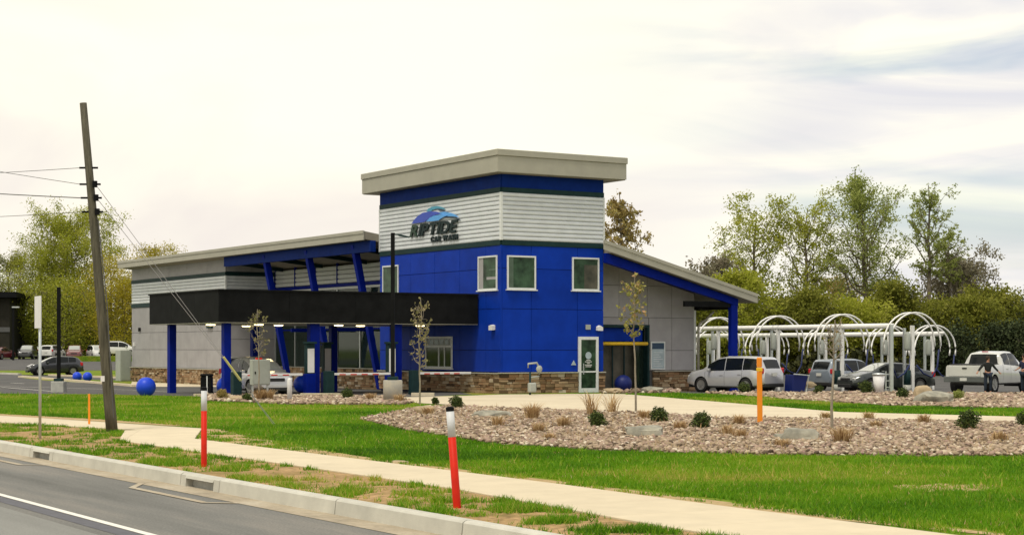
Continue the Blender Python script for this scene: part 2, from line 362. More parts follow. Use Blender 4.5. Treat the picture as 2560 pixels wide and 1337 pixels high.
def strip(name, d0, d1, t0, t1, z, m):
    o = MB().add([(*rd(d0, t0), z), (*rd(d1, t0), z), (*rd(d1, t1), z), (*rd(d0, t1), z)], [(0, 1, 2, 3)]).build(name, m); o['kind'] = 'structure'; return o
strip('worn_lane', -14, 6.78, T0, T1, -.196, M['asphalt_old'])
strip('tar_seam', 6.98, 7.24, T0, T1, -.196, M['asphalt_dark'])
strip('lane_line', 7.26, 7.38, T0, T1, -.192, M['paint'])
strip('gutter', 9.9, 10.42, T0, T1, -.195, M['gutter'])
# painted and cast marks round the drain inlets
for pxa, pxb in ((330, 520), (-45, 60)):
    ta, tb = t_px(pxa, 9.6), t_px(pxb, 9.6)
    q = MB(); pts = [(9.45, tb), (9.45, ta-.25), (9.9, ta+.55)]
    for (d0, a), (d1, b) in zip(pts[:-1], pts[1:]):
        q.add([(*rd(d0, a), -.190), (*rd(d0+.13, a), -.190), (*rd(d1+.13, b), -.190), (*rd(d1, b), -.190)], [(0, 1, 2, 3)])
    q.add([(*rd(9.45, tb), -.1895), (*rd(9.88, tb-.35), -.1895), (*rd(9.88, tb-.5), -.1895), (*rd(9.45, tb-.13), -.1895)], [(0, 1, 2, 3)])
    q.build('inlet_marking', M['gutter'])['kind'] = 'structure'
# kerb in stones, two of them drain inlets
kerb = thing('kerb', None, None); kerb['kind'] = 'structure'
def kerb_piece(t0, t1, inlet=False):
    g = .012; prof = [(10.36, -.26), (10.385, -.03), (10.41, -.008), (10.44, 0), (10.56, 0), (10.56, -.26)]
    a, b = t0+g, t1-g
    if not inlet:
        mb = MB(); n = len(prof)
        mb.add([(*rd(d, a), z+.018) for d, z in prof]+[(*rd(d, b), z+.018) for d, z in prof],
               [tuple(range(n)), tuple(range(2*n-1, n-1, -1))]+[(i, n+i, n+(i+1) % n, (i+1) % n) for i in range(n)])
        return mb.build('kerb_stone', M['kerb'], kerb)
    L = b-a
    mb = MB()
    def seg(s0, s1, z0, z1, dd=0):
        pr = [(10.36+dd, z0), (10.385+dd, z1-.03) if z1 > -.05 else (10.37+dd, z1), (10.44, z1), (10.56, z1), (10.56, z0)]; n = 5
        mb.add([(*rd(d, s0), z+.018) for d, z in pr]+[(*rd(d, s1), z+.018) for d, z in pr],
               [tuple(range(n)), tuple(range(2*n-1, n-1, -1))]+[(i, n+i, n+(i+1) % n, (i+1) % n) for i in range(n)])
    seg(a, a+.14*L, -.26, 0); seg(b-.14*L, b, -.26, 0); seg(a+.14*L, b-.14*L, -.075, 0)
    o = mb.build('kerb_inlet_stone', M['kerb'], kerb)
    MB().add([(*rd(10.5, a+.14*L), -.25), (*rd(10.5, b-.14*L), -.25), (*rd(10.5, b-.14*L), -.06), (*rd(10.5, a+.14*L), -.06)], [(0, 1, 2, 3)]).build('drain_opening', M['conc'], o)
js = [t_px(p) for p in (1160, 842, 552, 455, 135, 78)]
tt = js[0]
while tt > -6: kerb_piece(tt-3.2, tt); tt -= 3.2
for i in range(5): kerb_piece(js[i], js[i+1], i in (2, 4))
tt = js[-1]
while tt < 75: kerb_piece(tt, tt+3.2); tt += 3.2
# verge between kerb and pavement
def poly_rd(pairs): return [rd(*p) for p in pairs]
near_tab = [(-40, 11.9), (16.0, 12.0), (19, 12.3), (22, 12.6), (26, 12.68), (38, 12.75)]
near_e = lambda t: float(np.interp(t, [a for a, b in near_tab], [b for a, b in near_tab]))
sheet('verge', [rd(10.55, T0), rd(10.55, 47), (-14.22-1.6, 47.78+2.6)]+[(-9.85, 43.21), (-9.4, 41.9), (-8.7, 38.6)]+[rd(near_e(t), t) for t in (36, 30, 26, 22, 19, 16, -40)], M['verge'], .006)
sheet('soil_edge', [rd(14.3, 16), rd(14.35, 22), rd(14.4, 36), (-7.1, 38.9), (-7.95, 44.2), (-7.3, 43.9), (-6.2, 41.0), rd(15.35, 34), rd(15.0, 31), rd(14.78, 27), rd(14.8, 22), rd(14.75, 18), rd(14.9, 12)], M['soil'], .007)
sheet('soil_margin', [(-9, 45.9), (-30, 68), (-30.5, 68.9), (-8.6, 46.9)], M['soil'], .007)
# pavement slabs
walk = thing('sidewalk', None, None); walk['kind'] = 'structure'
def slab(pts, top=.028):
    c = Vector((sum(p[0] for p in pts)/4, sum(p[1] for p in pts)/4)); q = [(c[0]+(p[0]-c[0])*.9965, c[1]+(p[1]-c[1])*.9965) for p in pts]
    MB().prism([(x, y, -.05) for x, y in q], (0, 0, top+.05)).build('sidewalk_slab', M['slab'], walk, bevel=.006)
tt = -10.0
while tt < 36.2:
    a, b = tt, tt+1.52
    w = lambda t: 1.8
    fa = lambda t: float(np.interp(t, [-10, 14, 18, 22, 40], [14.2, 14.2, 14.2, 14.38, 14.45]))
    slab([rd(near_e(a), a), rd(fa(a), a), rd(fa(b), b), rd(near_e(b), b)]); tt += 1.52
# wide panel behind the pole and the run that steps back
tb = tt
pA, pB = rd(near_e(tb), tb), rd(14.45, tb)
slab([pA, pB, (-7.95, 44.1), (-9.35, 43.3)]); slab([pA, (-9.35, 43.3), (-9.7, 43.1), (-8.9, 39.0)])
def seg_slabs(n0, f0, n1, f1, n):
    for i in range(n):
        a, b = i/n, (i+1)/n; L = lambda p, q, s: (p[0]+(q[0]-p[0])*s, p[1]+(q[1]-p[1])*s)
        slab([L(n0, n1, a), L(f0, f1, a), L(f0, f1, b), L(n0, n1, b)])
seg_slabs((-9.35, 43.3), (-7.95, 44.1), (-14.22, 47.78), (-16.1+2.4, 54.07-3.6), 4)
seg_slabs((-14.22, 47.78), (-13.7, 50.47), (-32, 66), (-31, 68.4), 16)
# site sheets
lot = sheet('parking_lot', P([(-700, 952), (40, 943), (330, 963), (520, 966), (700, 952), (960, 962), (1180, 985), (1040, 993), (860, 990), (740, 987), (500, 990), (250, 985), (0, 983), (-700, 980)]), M['lot'], .004)
sheet('parking_lot', P([(1690, 984), (1850, 983), (2150, 981), (2380, 984), (3400, 986), (3400, 922), (2350, 925), (1740, 925)]), M['lot'], .005)
sheet('apron', P([(325, 966), (330, 954), (520, 962), (660, 966), (520, 967)]), M['drive'], .010)
drive = sheet('driveway', P([(1005, 993), (1170, 989), (1250, 986), (1500, 984), (1560, 985), (1620, 990), (1800, 1005), (2100, 1030), (2560, 1042), (2900, 1046), (2900, 1064), (2560, 1058), (2200, 1051), (1800, 1046), (1600, 1032), (1300, 1022), (1130, 1012), (1040, 1007)]), M['drive'], .012)
far_lot = sheet('far_parking_lot', [(-140, 150), (-12, 150), (-12, 215), (-140, 215)], M['lot'], .01)
sheet('access_road', P([(-500, 937), (0, 935), (330, 945), (330, 951), (0, 943), (-500, 944)]), M['lot'], .006)
BED1 = P([(903, 1050), (1020, 1078), (1250, 1112), (1500, 1128), (1900, 1140), (2560, 1143), (3000, 1144), (3000, 1064), (2560, 1060), (2200, 1053), (1800, 1048), (1600, 1034), (1300, 1025), (1130, 1016), (1040, 1022)])
BED2 = P([(1760, 984), (2150, 983), (2380, 986), (2900, 988), (2900, 1026), (2560, 1023), (2200, 1015), (2000, 1003), (1850, 990)])
BED3 = P([(500, 992), (560, 988), (740, 992), (960, 993), (1035, 1006), (1000, 1013), (700, 1011), (520, 1003)])
BED4 = P([(1505, 983), (1700, 983), (1690, 972), (1505, 973)])
for i, b in enumerate((BED1, BED2, BED3, BED4)): sheet('planting_bed', b, M['bedsoil'], .016+.001*i)
# low kerb strips seen round the lot
def kerbline(pts, w=.18, h=.13, m='kerb', name='lot_kerb'):
    mb = MB()
    for a, b in zip(pts[:-1], pts[1:]):
        A, B = Vector(a), Vector(b); n = Vector((-(B-A)[1], (B-A)[0])).normalized()*w
        q = [A, B, B+n, A+n]
        mb.prism([(p[0], p[1], gz(p[1])-.05) for p in q], (0, 0, h+.05))
    o = mb.build(name, M[m]); o['kind'] = 'structure'; return o
kerbline(P([(-500, 936), (0, 935), (45, 937)]), .3)
kerbline(P([(45, 943), (130, 949), (330, 966)]), .35, .12, 'drive')
kerbline(P([(120, 939), (330, 947)]), .25, .12, 'drive')
kerbline(P([(2380, 985), (2600, 987), (2900, 989)]), .3, .1)
for a, b in (((640, 995), (755, 995)), ((750, 991), (858, 991)), ((1028, 990), (1085, 990))):
    kerbline(P([a, b]), .5, .14, 'drive', 'island_kerb')
kerbline(P([(490, 990), (580, 989)]), .5, .1, 'drive', 'island_kerb')
# painted lot lines
for a, b in (((0, 968), (125, 978)), ((-300, 957), (330, 975)), ((25, 957), (58, 959)), ((170, 956), (205, 957)), ((330, 976), (430, 980))):
    A, B = Vector(G(*a)), Vector(G(*b)); n = Vector((-(B-A)[1], (B-A)[0])).normalized()*.13
    MB().add([(p[0], p[1], gz(p[1])+.016) for p in (A, B, B+n, A+n)], [(0, 1, 2, 3)]).build('lot_line', M['paint'])['kind'] = 'structure'

# ------------------------------------------------------------------ building, local axes: x along the right face, y along the long left face
C0 = Vector((-.49, 78.0, 0)); RB = (.849, .529); LB = (-.529, .849); ROT = math.atan2(.529, .849)
bld = thing('car_wash_building', 'blue and grey car wash building with square tower, sloped roof and stone base', 'building', C0, ROT)
def W(w, u, z=0):
    return Vector((C0.x+w*RB[0]+u*LB[0], C0.y+w*RB[1]+u*LB[1], z))
def on_w(px, py, w=0):
    k = (px-1280)/F; x0 = C0.x+w*RB[0]; y0 = C0.y+w*RB[1]
    u = (k*y0-x0)/(LB[0]-k*LB[1]); Y = y0+u*LB[1]; return u, CAM_H+(HZ-py)/F*Y
TW, TL = 5.63, 11.8
# tower core
MB().box(.03, TW-.03, .03, TL-.03, -.3, 10.9).build('tower_wall', M['core'], bld)
# face helpers: right face looks to -y, left face looks to -x
def fbox(face, a0, a1, z0, z1, p0, p1, base=0):
    """box on a face: a along the face, p0..p1 outwards from the plane `base`"""
    if face == 'R': return (a0, a1, base-p1, base-p0, z0, z1)
    return (base-p1, base-p0, a0, a1, z0, z1)
def panel(face, a0, a1, z0, z1, m, name='wall_panel', p0=-.03, p1=.03, base=0, bev=.004):
    return MB().box(*fbox(face, a0, a1, z0, z1, p0, p1, base)).build(name, M[m], bld, bevel=bev)
g = .011
zb = [.97, 1.97, 3.85, 5.69, 6.74]
for face, cuts in (('R', [0.03, 1.6, 4.15, TW]), ('L', [0.03, 1.3, 3.7, 6.1, 8.5, 10.6, TL])):
    for i in range(len(cuts)-1):
        for j in range(len(zb)-1):
            panel(face, cuts[i]+g, cuts[i+1]-g, zb[j]+g, zb[j+1]-g, 'blue')
    L_ = cuts[-1]
    panel(face, 0.02, L_+.02, 6.74, 6.96, 'dark_band', 'band', -.03, .06)
    n = 11; hh = (9.14-6.96)/n
    for k in range(n):
        z0 = 6.96+k*hh; mb = MB()
        # trapezoid rib
        pr = [(-.02, z0), (.03, z0+.015), (.062, z0+.05), (.062, z0+hh-.05), (.03, z0+hh-.012), (-.02, z0+hh-.002)]
        if face == 'R': mb.prism([(.06, -p, z) for p, z in pr], (L_-.10, 0, 0))
        else: mb.prism([(-p, .06, z) for p, z in pr], (0, L_-.10, 0))
        mb.build('siding_plank', M['corr'], bld)
    panel(face, 0.02, L_+.02, 9.14, 9.36, 'dark_band', 'band', -.03, .06)
    panel(face, 0.02, L_+.0, 9.36, 10.0, 'navy', 'band', -.03, .035)
    panel(face, L_-.03, L_+.05, 6.97, 9.13, 'trim_white', 'corner_trim', -.03, .075)
MB().box(-.075, .055, -.075, .055, 6.965, 9.135).build('corner_trim', M['trim_white'], bld, bevel=.01)
MB().box(-.034, .028, -.034, .028, .97, 6.735).build('corner_trim', M['blue'], bld, bevel=.005)
# other two sides of the tower above the roof
MB().box(TW-.02, TW+.03, .06, TL, 3.0, 10.0).build('tower_side_cladding', M['blue'], bld)
MB().box(.05, TW, TL-.02, TL+.03, 7.0, 10.0).build('tower_rear_cladding', M['blue'], bld)
# tower roof with deep fascia
fw0, fw1, fu0, fu1 = -.5, TW+1.0, -.5, TL+1.1
MB().box(fw0, fw1, fu0, fu1, 9.99, 10.72).build('fascia', M['grey_fascia'], bld, bevel=.01)
MB().box(fw0-.05, fw1+.05, fu0-.05, fu1+.05, 10.725, 11.02).build('roof_cap', M['grey_fascia'], bld, bevel=.02)
MB().box(fw0+.05, fw1-.05, fu0+.05, fu1-.05, 9.96, 9.985).build('soffit', M['soffit'], bld)
# windows
def window(face, a0, a1, z0, z1, base=0, fr='trim_white', gl='glass_green', name='window', t=.075, sill=True):
    w = MB().box(*fbox(face, a0+t, a1-t, z0+t, z1-t, .035, .05, base)).build(name, M[gl], bld)
    mb = MB()
    for q in ((a0, a1, z1-t, z1), (a0, a1, z0, z0+t), (a0, a0+t, z0+t, z1-t), (a1-t, a1, z0+t, z1-t)): mb.box(*fbox(face, *q, .032, .085, base))
    mb.build('window_frame', M[fr], w)
    if sill: MB().box(*fbox(face, a0-.06, a1+.06, z0-.05, z0-.002, .032, .14, base)).build('window_sill', M[fr], w)
    return w
w_ = window('R', .28, 1.83, 4.74, 6.28); MB().box(.36, .62, -.054, -.051, 4.83, 6.2).build('window_reflection', M['leaf_pane'], w_)  # thin light and dark strips imitate reflections on the opaque tower panes
w_ = window('R', 3.84, 5.36, 4.75, 6.29); MB().box(4.52, 5.27, -.054, -.051, 4.84, 5.95).build('window_reflection', M['interior'], w_)
w_ = window('L', .26, 1.95, 4.72, 6.29); MB().box(-.054, -.051, 1.5, 1.86, 4.81, 6.2).build('window_reflection', M['grey_panel'], w_)
MB().box(-.054, -.051, .35, 1.2, 5.2, 5.32).build('window_reflection', M['grey_panel'], w_); MB().box(-.054, -.051, .35, 1.0, 5.62, 5.68).build('window_reflection', M['leaf_pane'], w_)
window('L', 9.75, 11.45, 4.75, 6.24)
# door
dr = MB().box(4.28, 5.18, -.075, -.035, .05, 2.5).build('door', M['glass_green'], bld)
mb = MB()
for q in ((4.18, 5.29, 2.46, 2.6), (4.18, 4.31, 0.0, 2.46), (5.16, 5.29, 0.0, 2.46), (4.31, 5.16, 0.0, .2), (4.31, 5.16, .93, 1.0)): mb.box(*fbox('R', *q, .03, .12))
mb.build('door_frame', M['trim_white'], dr)
MB().box(4.4, 4.43, -.17, -.12, .85, 1.35).build('handle', M['chrome'], dr)
mb = MB(); mb.lathe([(.0, -.004), (.17, -.004), (.17, .004), (0, .004)], 20, (4.74, -.082, 1.72), 'Y'); mb.build('door_sticker', M['board'], dr)
mb = MB()
for k, (a, b) in enumerate(((4.62, 4.86), (4.55, 4.93), (4.66, 4.82), (4.55, 4.93), (4.58, 4.90))): mb.box(a, b, -.083, -.077, 1.49-.075*k, 1.52-.075*k)
mb.build('door_lettering', M['sign_white'], dr)
# wall lights, camera, small plates
for a in (-.0, 5.25):
    if a < 1:  # on the left face near the corner
        MB().prism([(-.04, .45, 2.9), (-.04, .75, 2.9), (-.04, .75, 3.1), (-.04, .6, 3.14), (-.04, .45, 3.1)], (-.18, 0, -.02)).build('wall_light', M['sign_white'], bld)
    else:
        MB().prism([(5.2, -.04, 2.9), (5.48, -.04, 2.9), (5.48, -.04, 3.06), (5.34, -.04, 3.14), (5.2, -.04, 3.06)], (0, -.18, -.02)).build('wall_light', M['sign_white'], bld)
MB().box(4.6, 4.86, -.10, -.035, 2.93, 3.16).build('junction_box', M['cabinet'], bld, bevel=.01)
MB().prism([(3.78, -.05, 1.28), (4.06, -.05, 1.28), (3.92, -.05, 1.5)], (0, -.02, 0)).build('wall_decal', M['board'], bld)
# stone base
STONES = []; stone_far = MB(); stone_tint = []
stone_src = []
for k in range(9):
    r = random.Random(k); me_mb = MB().box(-.5, .5, -.5, .5, -.5, .5)
    me_mb.v = [(x*(1+r.uniform(-.06, .06)), y*(1+r.uniform(-.25, .25)), z*(1+r.uniform(-.10, .10))) for x, y, z in me_mb.v]
    o = me_mb.build('stone', M['stone'], None, bevel=.04); stone_src.append(o.data); bpy.data.objects.remove(o)
nst = [0]
def stone_wall(face, a0, a1, z0, z1, base=0, parts=True, depth=.12, flip=1):
    rows = []; z = z0
    while z < z1-.05:
        h = random.choice((.10, .12, .14, .17)); h = min(h, z1-z)
        if z1-z-h < .07: h = z1-z
        rows.append((z, h)); z += h
    for z, h in rows:
        a = a0
        while a < a1-.02:
            L = random.uniform(.2, .55); L = min(L, a1-a)
            if a1-a-L < .12: L = a1-a
            p = depth+random.uniform(-.03, .03)
            if parts and nst[0] < 298:
                o = bpy.data.objects.new('stone', random.choice(stone_src)); COL.objects.link(o); o.parent = bld; nst[0] += 1
                if face == 'R': o.location = (a+L/2, base-p/2+.01, z+h/2); o.scale = (L-.014, p, h-.012)
                elif face == 'L': o.location = (base-p/2*flip+.01, a+L/2, z+h/2); o.scale = (p, L-.014, h-.012)
            else:
                b = fbox(face, a+.008, a+L-.008, z+.007, z+h-.007, -.02, p, base); stone_far.box(*b); stone_tint.extend([random.random()]*8)
            a += L
def cap(face, a0, a1, z, base=0, p=.19):
    MB().box(*fbox(face, a0, a1, z, z+.055, -.02, p, base)).build('stone_cap', M['grey_fascia'], bld, bevel=.01)
stone_wall('R', -.12, 4.17, 0, .90); stone_wall('R', 5.30, TW+.05, 0, .90); cap('R', -.19, 4.17, .905); cap('R', 5.30, TW+.05, .905)
# grey wall right of the tower (set back)
UR = 1.5
stone_wall('R', 9.62, 12.22, -.1, .90, UR); cap('R', 9.62, 12.25, .905, UR)
stone_wall('L', 0.0, 6.4, 0, .88)
stone_wall('L', 6.4, TL, 0, .88); cap('L', 0, TL+.05, .885)
# stones of the far grey block and under the glazing, joined
stone_wall('L', 32.2, 49.0, -.3, .70, 0, False); cap('L', 32.2, 49.02, .705)
XG = 3.3
stone_wall('L', TL+.05, 32.15, -.25, .88, XG, False); cap('L', TL+.05, 32.15, .885, XG)
# ---- long body of the building
def roof_z(w): return float(np.interp(w, [-.9, 5.0, 14.34], [8.02, 7.10, 4.70]))
RT = .42
# right grey gable wall made of panels, following the roof slope
ux0, ux1 = TW, 12.2
core = MB(); pr = [(TW, UR+.04, -.3), (6.2, UR+.04, -.3), (6.2, UR+.04, 3.12), (9.36, UR+.04, 3.12), (9.36, UR+.04, -.3), (12.18, UR+.04, -.3), (12.18, UR+.04, roof_z(12.2)-RT-.05), (TW, UR+.04, roof_z(TW)-RT-.05)]
core.prism(pr, (0, .16, 0)); core.build('gable_wall', M['core_grey'], bld)
def gpanel(a0, a1, z0, z1a, z1b=None):
    z1b = z1a if z1b is None else z1b
    MB().prism([(a0+g, UR+.03, z0+g), (a1-g, UR+.03, z0+g), (a1-g, UR+.03, z1b-g), (a0+g, UR+.03, z1a-g)], (0, -.05, 0)).build('wall_panel', M['grey_panel'], bld)
zt = lambda w: roof_z(w)-RT-.06
for a, b in ((TW+.02, 6.2), (9.40, 10.8), (10.8, 12.2)):
    for z0, z1 in (((.97, 1.95), (1.95, 3.55)) if a > 9 else ((0, 3.12),)):
        gpanel(a, b, z0, z1)
gpanel(6.2, 9.38, 3.16, 3.55)
for a, b in ((TW+.02, 7.6), (7.6, 9.3), (9.3, 10.8), (10.8, 12.2)):
    if zt(b) > 4.9: gpanel(a, b, 3.55, 5.1, 5.1); gpanel(a, b, 5.1, zt(a), zt(b))
    else: gpanel(a, b, 3.55, zt(a), zt(b))
MB().box(12.18, 12.30, UR-.04, UR+.10, .0, 3.95).build('corner_trim', M['trim_white'], bld, bevel=.01)
# side wall along the low eave, far end wall
MB().box(12.0, 12.18, UR+.2, 49, -.4, 4.7).build('side_wall', M['grey_panel'], bld)
MB().prism([(0.05, 49, -.4), (12.1, 49, -.4), (12.1, 49, roof_z(12)-RT), (0.05, 49, roof_z(0)-RT)], (0, -.2, 0)).build('end_wall', M['grey_panel'], bld)
# wash tunnel opening
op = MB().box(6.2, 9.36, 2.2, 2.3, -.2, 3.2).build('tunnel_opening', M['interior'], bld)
mb = MB(); mb.box(9.30, 9.42, UR-.05, UR+.7, 0, 3.2); mb.box(TW, 9.42, UR-.055, UR+.7, 3.06, 3.2); mb.build('opening_frame', M['dark_band'], op)
MB().box(TW+.05, 9.2, UR+.25, UR+.33, 2.40, 3.05).build('roller_door', M['blue'], op)
MB().box(6.0, 9.3, UR+.6, UR+4, -.02, .0).build('tunnel_floor', M['conc'], op)
MB().box(8.82, 9.30, UR+.30, UR+.34, 0, 2.4).build('side_light', M['glass'], op)
for k, x in enumerate((6.9, 7.6, 8.3)):
    MB().box(x, x+.06, UR+.55, UR+.6, 0, 2.4).build('mullion', M['dark_band'], op)
ybar = MB().tube([(5.75, UR-.35, 2.28), (9.05, UR-.35, 2.28)], .085, 10).build('clearance_bar', M['yellow'], bld, True)
for x in (6.0, 8.9): MB().tube([(x, UR-.35, 2.3), (x, UR-.35, 3.3), (x, UR, 3.3)], .012, 5).build('bar_hanger', M['wire'], ybar)
# sloped roof
def roof_slab(name, w0, w1, u0, u1, zo0, zo1, m):
    ws = [w for w in (w0, 5.0, w1) if w0 <= w <= w1]
    top = [(w, u0, roof_z(w)+zo1) for w in ws]; bot = [(w, u0, roof_z(w)+zo0) for w in reversed(ws)]
    return MB().prism(top+bot, (0, u1-u0, 0)).build(name, M[m], bld)
roof_slab('roof', TW+.06, 14.30, -.72, TL+.06, -.40, -.04, 'soffit')
roof_slab('roof', -.86, 14.30, TL+.07, 49.2, -.40, -.04, 'soffit')
roof_slab('roof_sheet', TW+.06, 14.32, -.74, TL+.06, -.035, .0, 'grey_fascia')
roof_slab('roof_sheet', -.88, 14.32, TL+.07, 49.25, -.035, .0, 'grey_fascia')
roof_slab('fascia', TW-.5, 14.36, -.80, -.745, -.42, .03, 'grey_fascia')
roof_slab('fascia', TW-.5, 14.37, -.83, -.802, -.12, .04, 'grey_fascia')
MB().box(-.95, -.885, TL+.05, 49.3, roof_z(-.9)-.46, roof_z(-.9)+.02).build('fascia', M['grey_fascia'], bld, bevel=.01)
MB().box(-.985, -.952, TL+.05, 49.3, roof_z(-.9)-.14, roof_z(-.9)+.035).build('fascia_cap', M['grey_fascia'], bld, bevel=.01)
MB().box(14.325, 14.40, -.80, 49.3, roof_z(14.34)-.40, roof_z(14.34)+.03).build('fascia', M['grey_fascia'], bld, bevel=.01)
# blue rake beam, corner column, dark eave beam, downpipe
mb = MB(); a, b = TW-.1, 13.45
mb.prism([(a, -.42, roof_z(a)-.45), (b, -.42, roof_z(b)-.45), (b, -.42, roof_z(b)-.80), (a, -.42, roof_z(a)-.90)], (0, .25, 0)); mb.build('roof_beam', M['blue_dark'], bld)
MB().box(13.02, 13.42, -.42, -.17, -.1, roof_z(13.3)-.78).build('column', M['blue_dark'], bld)
MB().box(13.06, 13.38, -.12, 8.5, roof_z(13.3)-1.0, roof_z(13.3)-.6).build('eave_beam', M['black'], bld)
MB().box(12.31, 13.0, UR-.3, UR-.1, roof_z(12.9)-1.05, roof_z(12.9)-.8).build('eave_beam', M['black'], bld)
MB().box(10.2, 13.01, -.36, -.2, roof_z(13)-.95-.02, roof_z(13)-.70).build('eave_beam', M['black'], bld)
MB().tube([(13.2, UR-.3, 3.9), (13.05, UR-.3, 3.75), (12.7, UR-.3, 3.45), (12.42, UR-.2, 3.3), (12.36, UR-.15, 3.1), (12.36, UR-.15, 0)], .06, 8).build('downpipe', M['grey_fascia'], bld, True)
# menu sign on the grey wall
sg = MB().box(9.52, 10.28, UR-.09, UR-.03, 1.07, 2.33).build('menu_board', M['board'], bld)
mb = MB()
for q in ((9.47, 10.33, 2.33, 2.38), (9.47, 10.33, 1.02, 1.07), (9.47, 9.52, 1.07, 2.33), (10.28, 10.33, 1.07, 2.33)): mb.box(*fbox('R', *q, .025, .11, UR))
mb.build('board_frame', M['trim_white'], sg)
MB().box(9.54, 10.26, UR-.1, UR-.092, 2.02, 2.31).build('board_header', M['board_dark'], sg)
mb = MB()
for k in range(7): mb.box(9.62, 10.18-.1*(k % 3), UR-.1, UR-.092, 1.18+.11*k, 1.205+.11*k)
mb.build('board_print', M['trim_white'], sg)
# ---- far left grey block
MB().box(.04, XG+.6, 32.24, 48.98, -.35, 7.75).build('block_wall', M['core_grey'], bld)
for (z0, z1, m_) in ((6.72, 7.72, 'grey_panel'), (3.1, 4.83, 'grey_panel'), (1.95, 3.1, 'grey_panel'), (.77, 1.95, 'grey_panel')):
    us = [32.2, 35.2, 38.6, 42.0, 45.4, 49.0]
    for i in range(5): panel('L', us[i]+g, us[i+1]-g, z0+g, z1-g, m_)
panel('L', 32.15, 49.05, 6.50, 6.72, 'dark_band', 'band', -.03, .07); panel('L', 32.15, 49.05, 4.83, 5.08, 'dark_band', 'band', -.03, .07)
nrib = 7; hh = (6.50-5.08)/nrib
for k in range(nrib):
    z0 = 5.08+k*hh; pr = [(-.02, z0), (.03, z0+.015), (.062, z0+.05), (.062, z0+hh-.05), (.03, z0+hh-.012), (-.02, z0+hh-.002)]
    MB().prism([(-p, 32.25, z) for p, z in pr], (0, 16.7, 0)).build('siding_plank', M['corr'], bld)
    MB().prism([(.07, 32.2-p, z) for p, z in pr], (XG-.2, 0, 0)).build('siding_plank', M['corr'], bld)
MB().box(-.08, .06, 32.12, 32.24, 5.085, 6.495).build('corner_trim', M['trim_white'], bld, bevel=.01)
MB().box(-.12, -.03, 47.2, 47.5, 3.2, 3.45).build('wall_vent', M['black'], bld)
MB().box(-.12, -.03, 48.3, 48.5, 2.2, 2.45).build('wall_light', M['sign_white'], bld)
MB().box(-.16, -.03, 34.2, 35.0, 3.3, 3.55).build('wall_light', M['dark_band'], bld)
for z0, z1 in ((6.74, 7.6), (2.6, 5.05), (.0, 2.6)):
    for a, b in ((.05, 1.7), (1.7, XG)): panel('R', a+g, b-g, z0+g, z1-g, 'grey_panel', base=32.2)
panel('R', .03, XG, 6.50, 6.74, 'dark_band', 'band', -.03, .07, 32.2)
# ---- glazed side of the tunnel: bays between leaning columns
u0, u1 = TL+.05, 32.15
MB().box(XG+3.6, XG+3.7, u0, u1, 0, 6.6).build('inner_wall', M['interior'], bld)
MB().box(XG, XG+3.6, u0, u1, -.02, .03).build('tunnel_floor', M['conc'], bld)
nb = 7; bw = (u1-u0)/nb
for i in range(nb+1):
    u = u0+i*bw
    MB().box(XG-.06, XG+.06, u-.05, u+.05, .945, 5.5).build('mullion', M['chrome'], bld)
    MB().box(XG-.07, XG+.07, u-.07, u+.07, 5.78, 6.98).build('mullion', M['blue_dark'], bld)
for i in range(nb):
    a, b = u0+i*bw+.05, u0+(i+1)*bw-.05
    MB().box(XG-.012, XG+.012, a, b, .945, 3.1).build('glass_pane', M['glass'], bld)
    MB().box(XG-.012, XG+.012, a, b, 3.2, 5.44).build('glass_pane', M['glass'], bld)
    MB().box(XG-.05, XG+.05, a, b, 3.11, 3.19).build('transom', M['blue_dark'], bld)
    zz = 5.80
    while zz < 6.75:
        MB().prism([(XG+.03, a+.02, zz), (XG-.05, a+.02, zz+.03), (XG-.05, a+.02, zz+.21), (XG+.03, a+.02, zz+.25)], (0, b-a-.04, 0)).build('louvre_slat', M['trim_white'], bld); zz += .26
MB().box(XG-.10, XG+.10, u0, u1, 5.585, 5.775).build('head_beam', M['blue_dark'], bld)
MB().box(XG-.08, XG+.10, u0, u1, 5.45, 5.58).build('sill_beam', M['trim_white'], bld)
MB().box(XG-.11, XG+.11, u0, u1, 6.985, 7.2).build('head_beam', M['blue_dark'], bld)
# eave beam, rafters and leaning columns
MB().box(-.55, -.25, u0, 31.2, 6.98, 7.55).build('eave_beam', M['navy'], bld)
for k, u in enumerate((13.9, 19.6, 25.3, 30.9)):
    MB().prism([(-.44, u-.1, 7.45), (XG-.12, u-.1, 6.95), (XG-.12, u-.1, 6.75), (-.44, u-.1, 7.15)], (0, .2, 0)).build('rafter', M['dark_band'], bld)
    if k < 3:
        mb = MB(); za, zb_ = 7.4, -.1
        A, B = (-.60, -.26), (.95, 1.22)
        mb.prism([(A[0], u-.15, za), (A[1], u-.15, za), (B[1], u-.15, zb_), (B[0], u-.15, zb_)], (0, .30, 0)); mb.build('leaning_column', M['blue_dark'], bld)
        MB().box(1.2, XG-.12, u-.06, u+.06, 3.0, 3.2).build('brace', M['blue_dark'], bld)
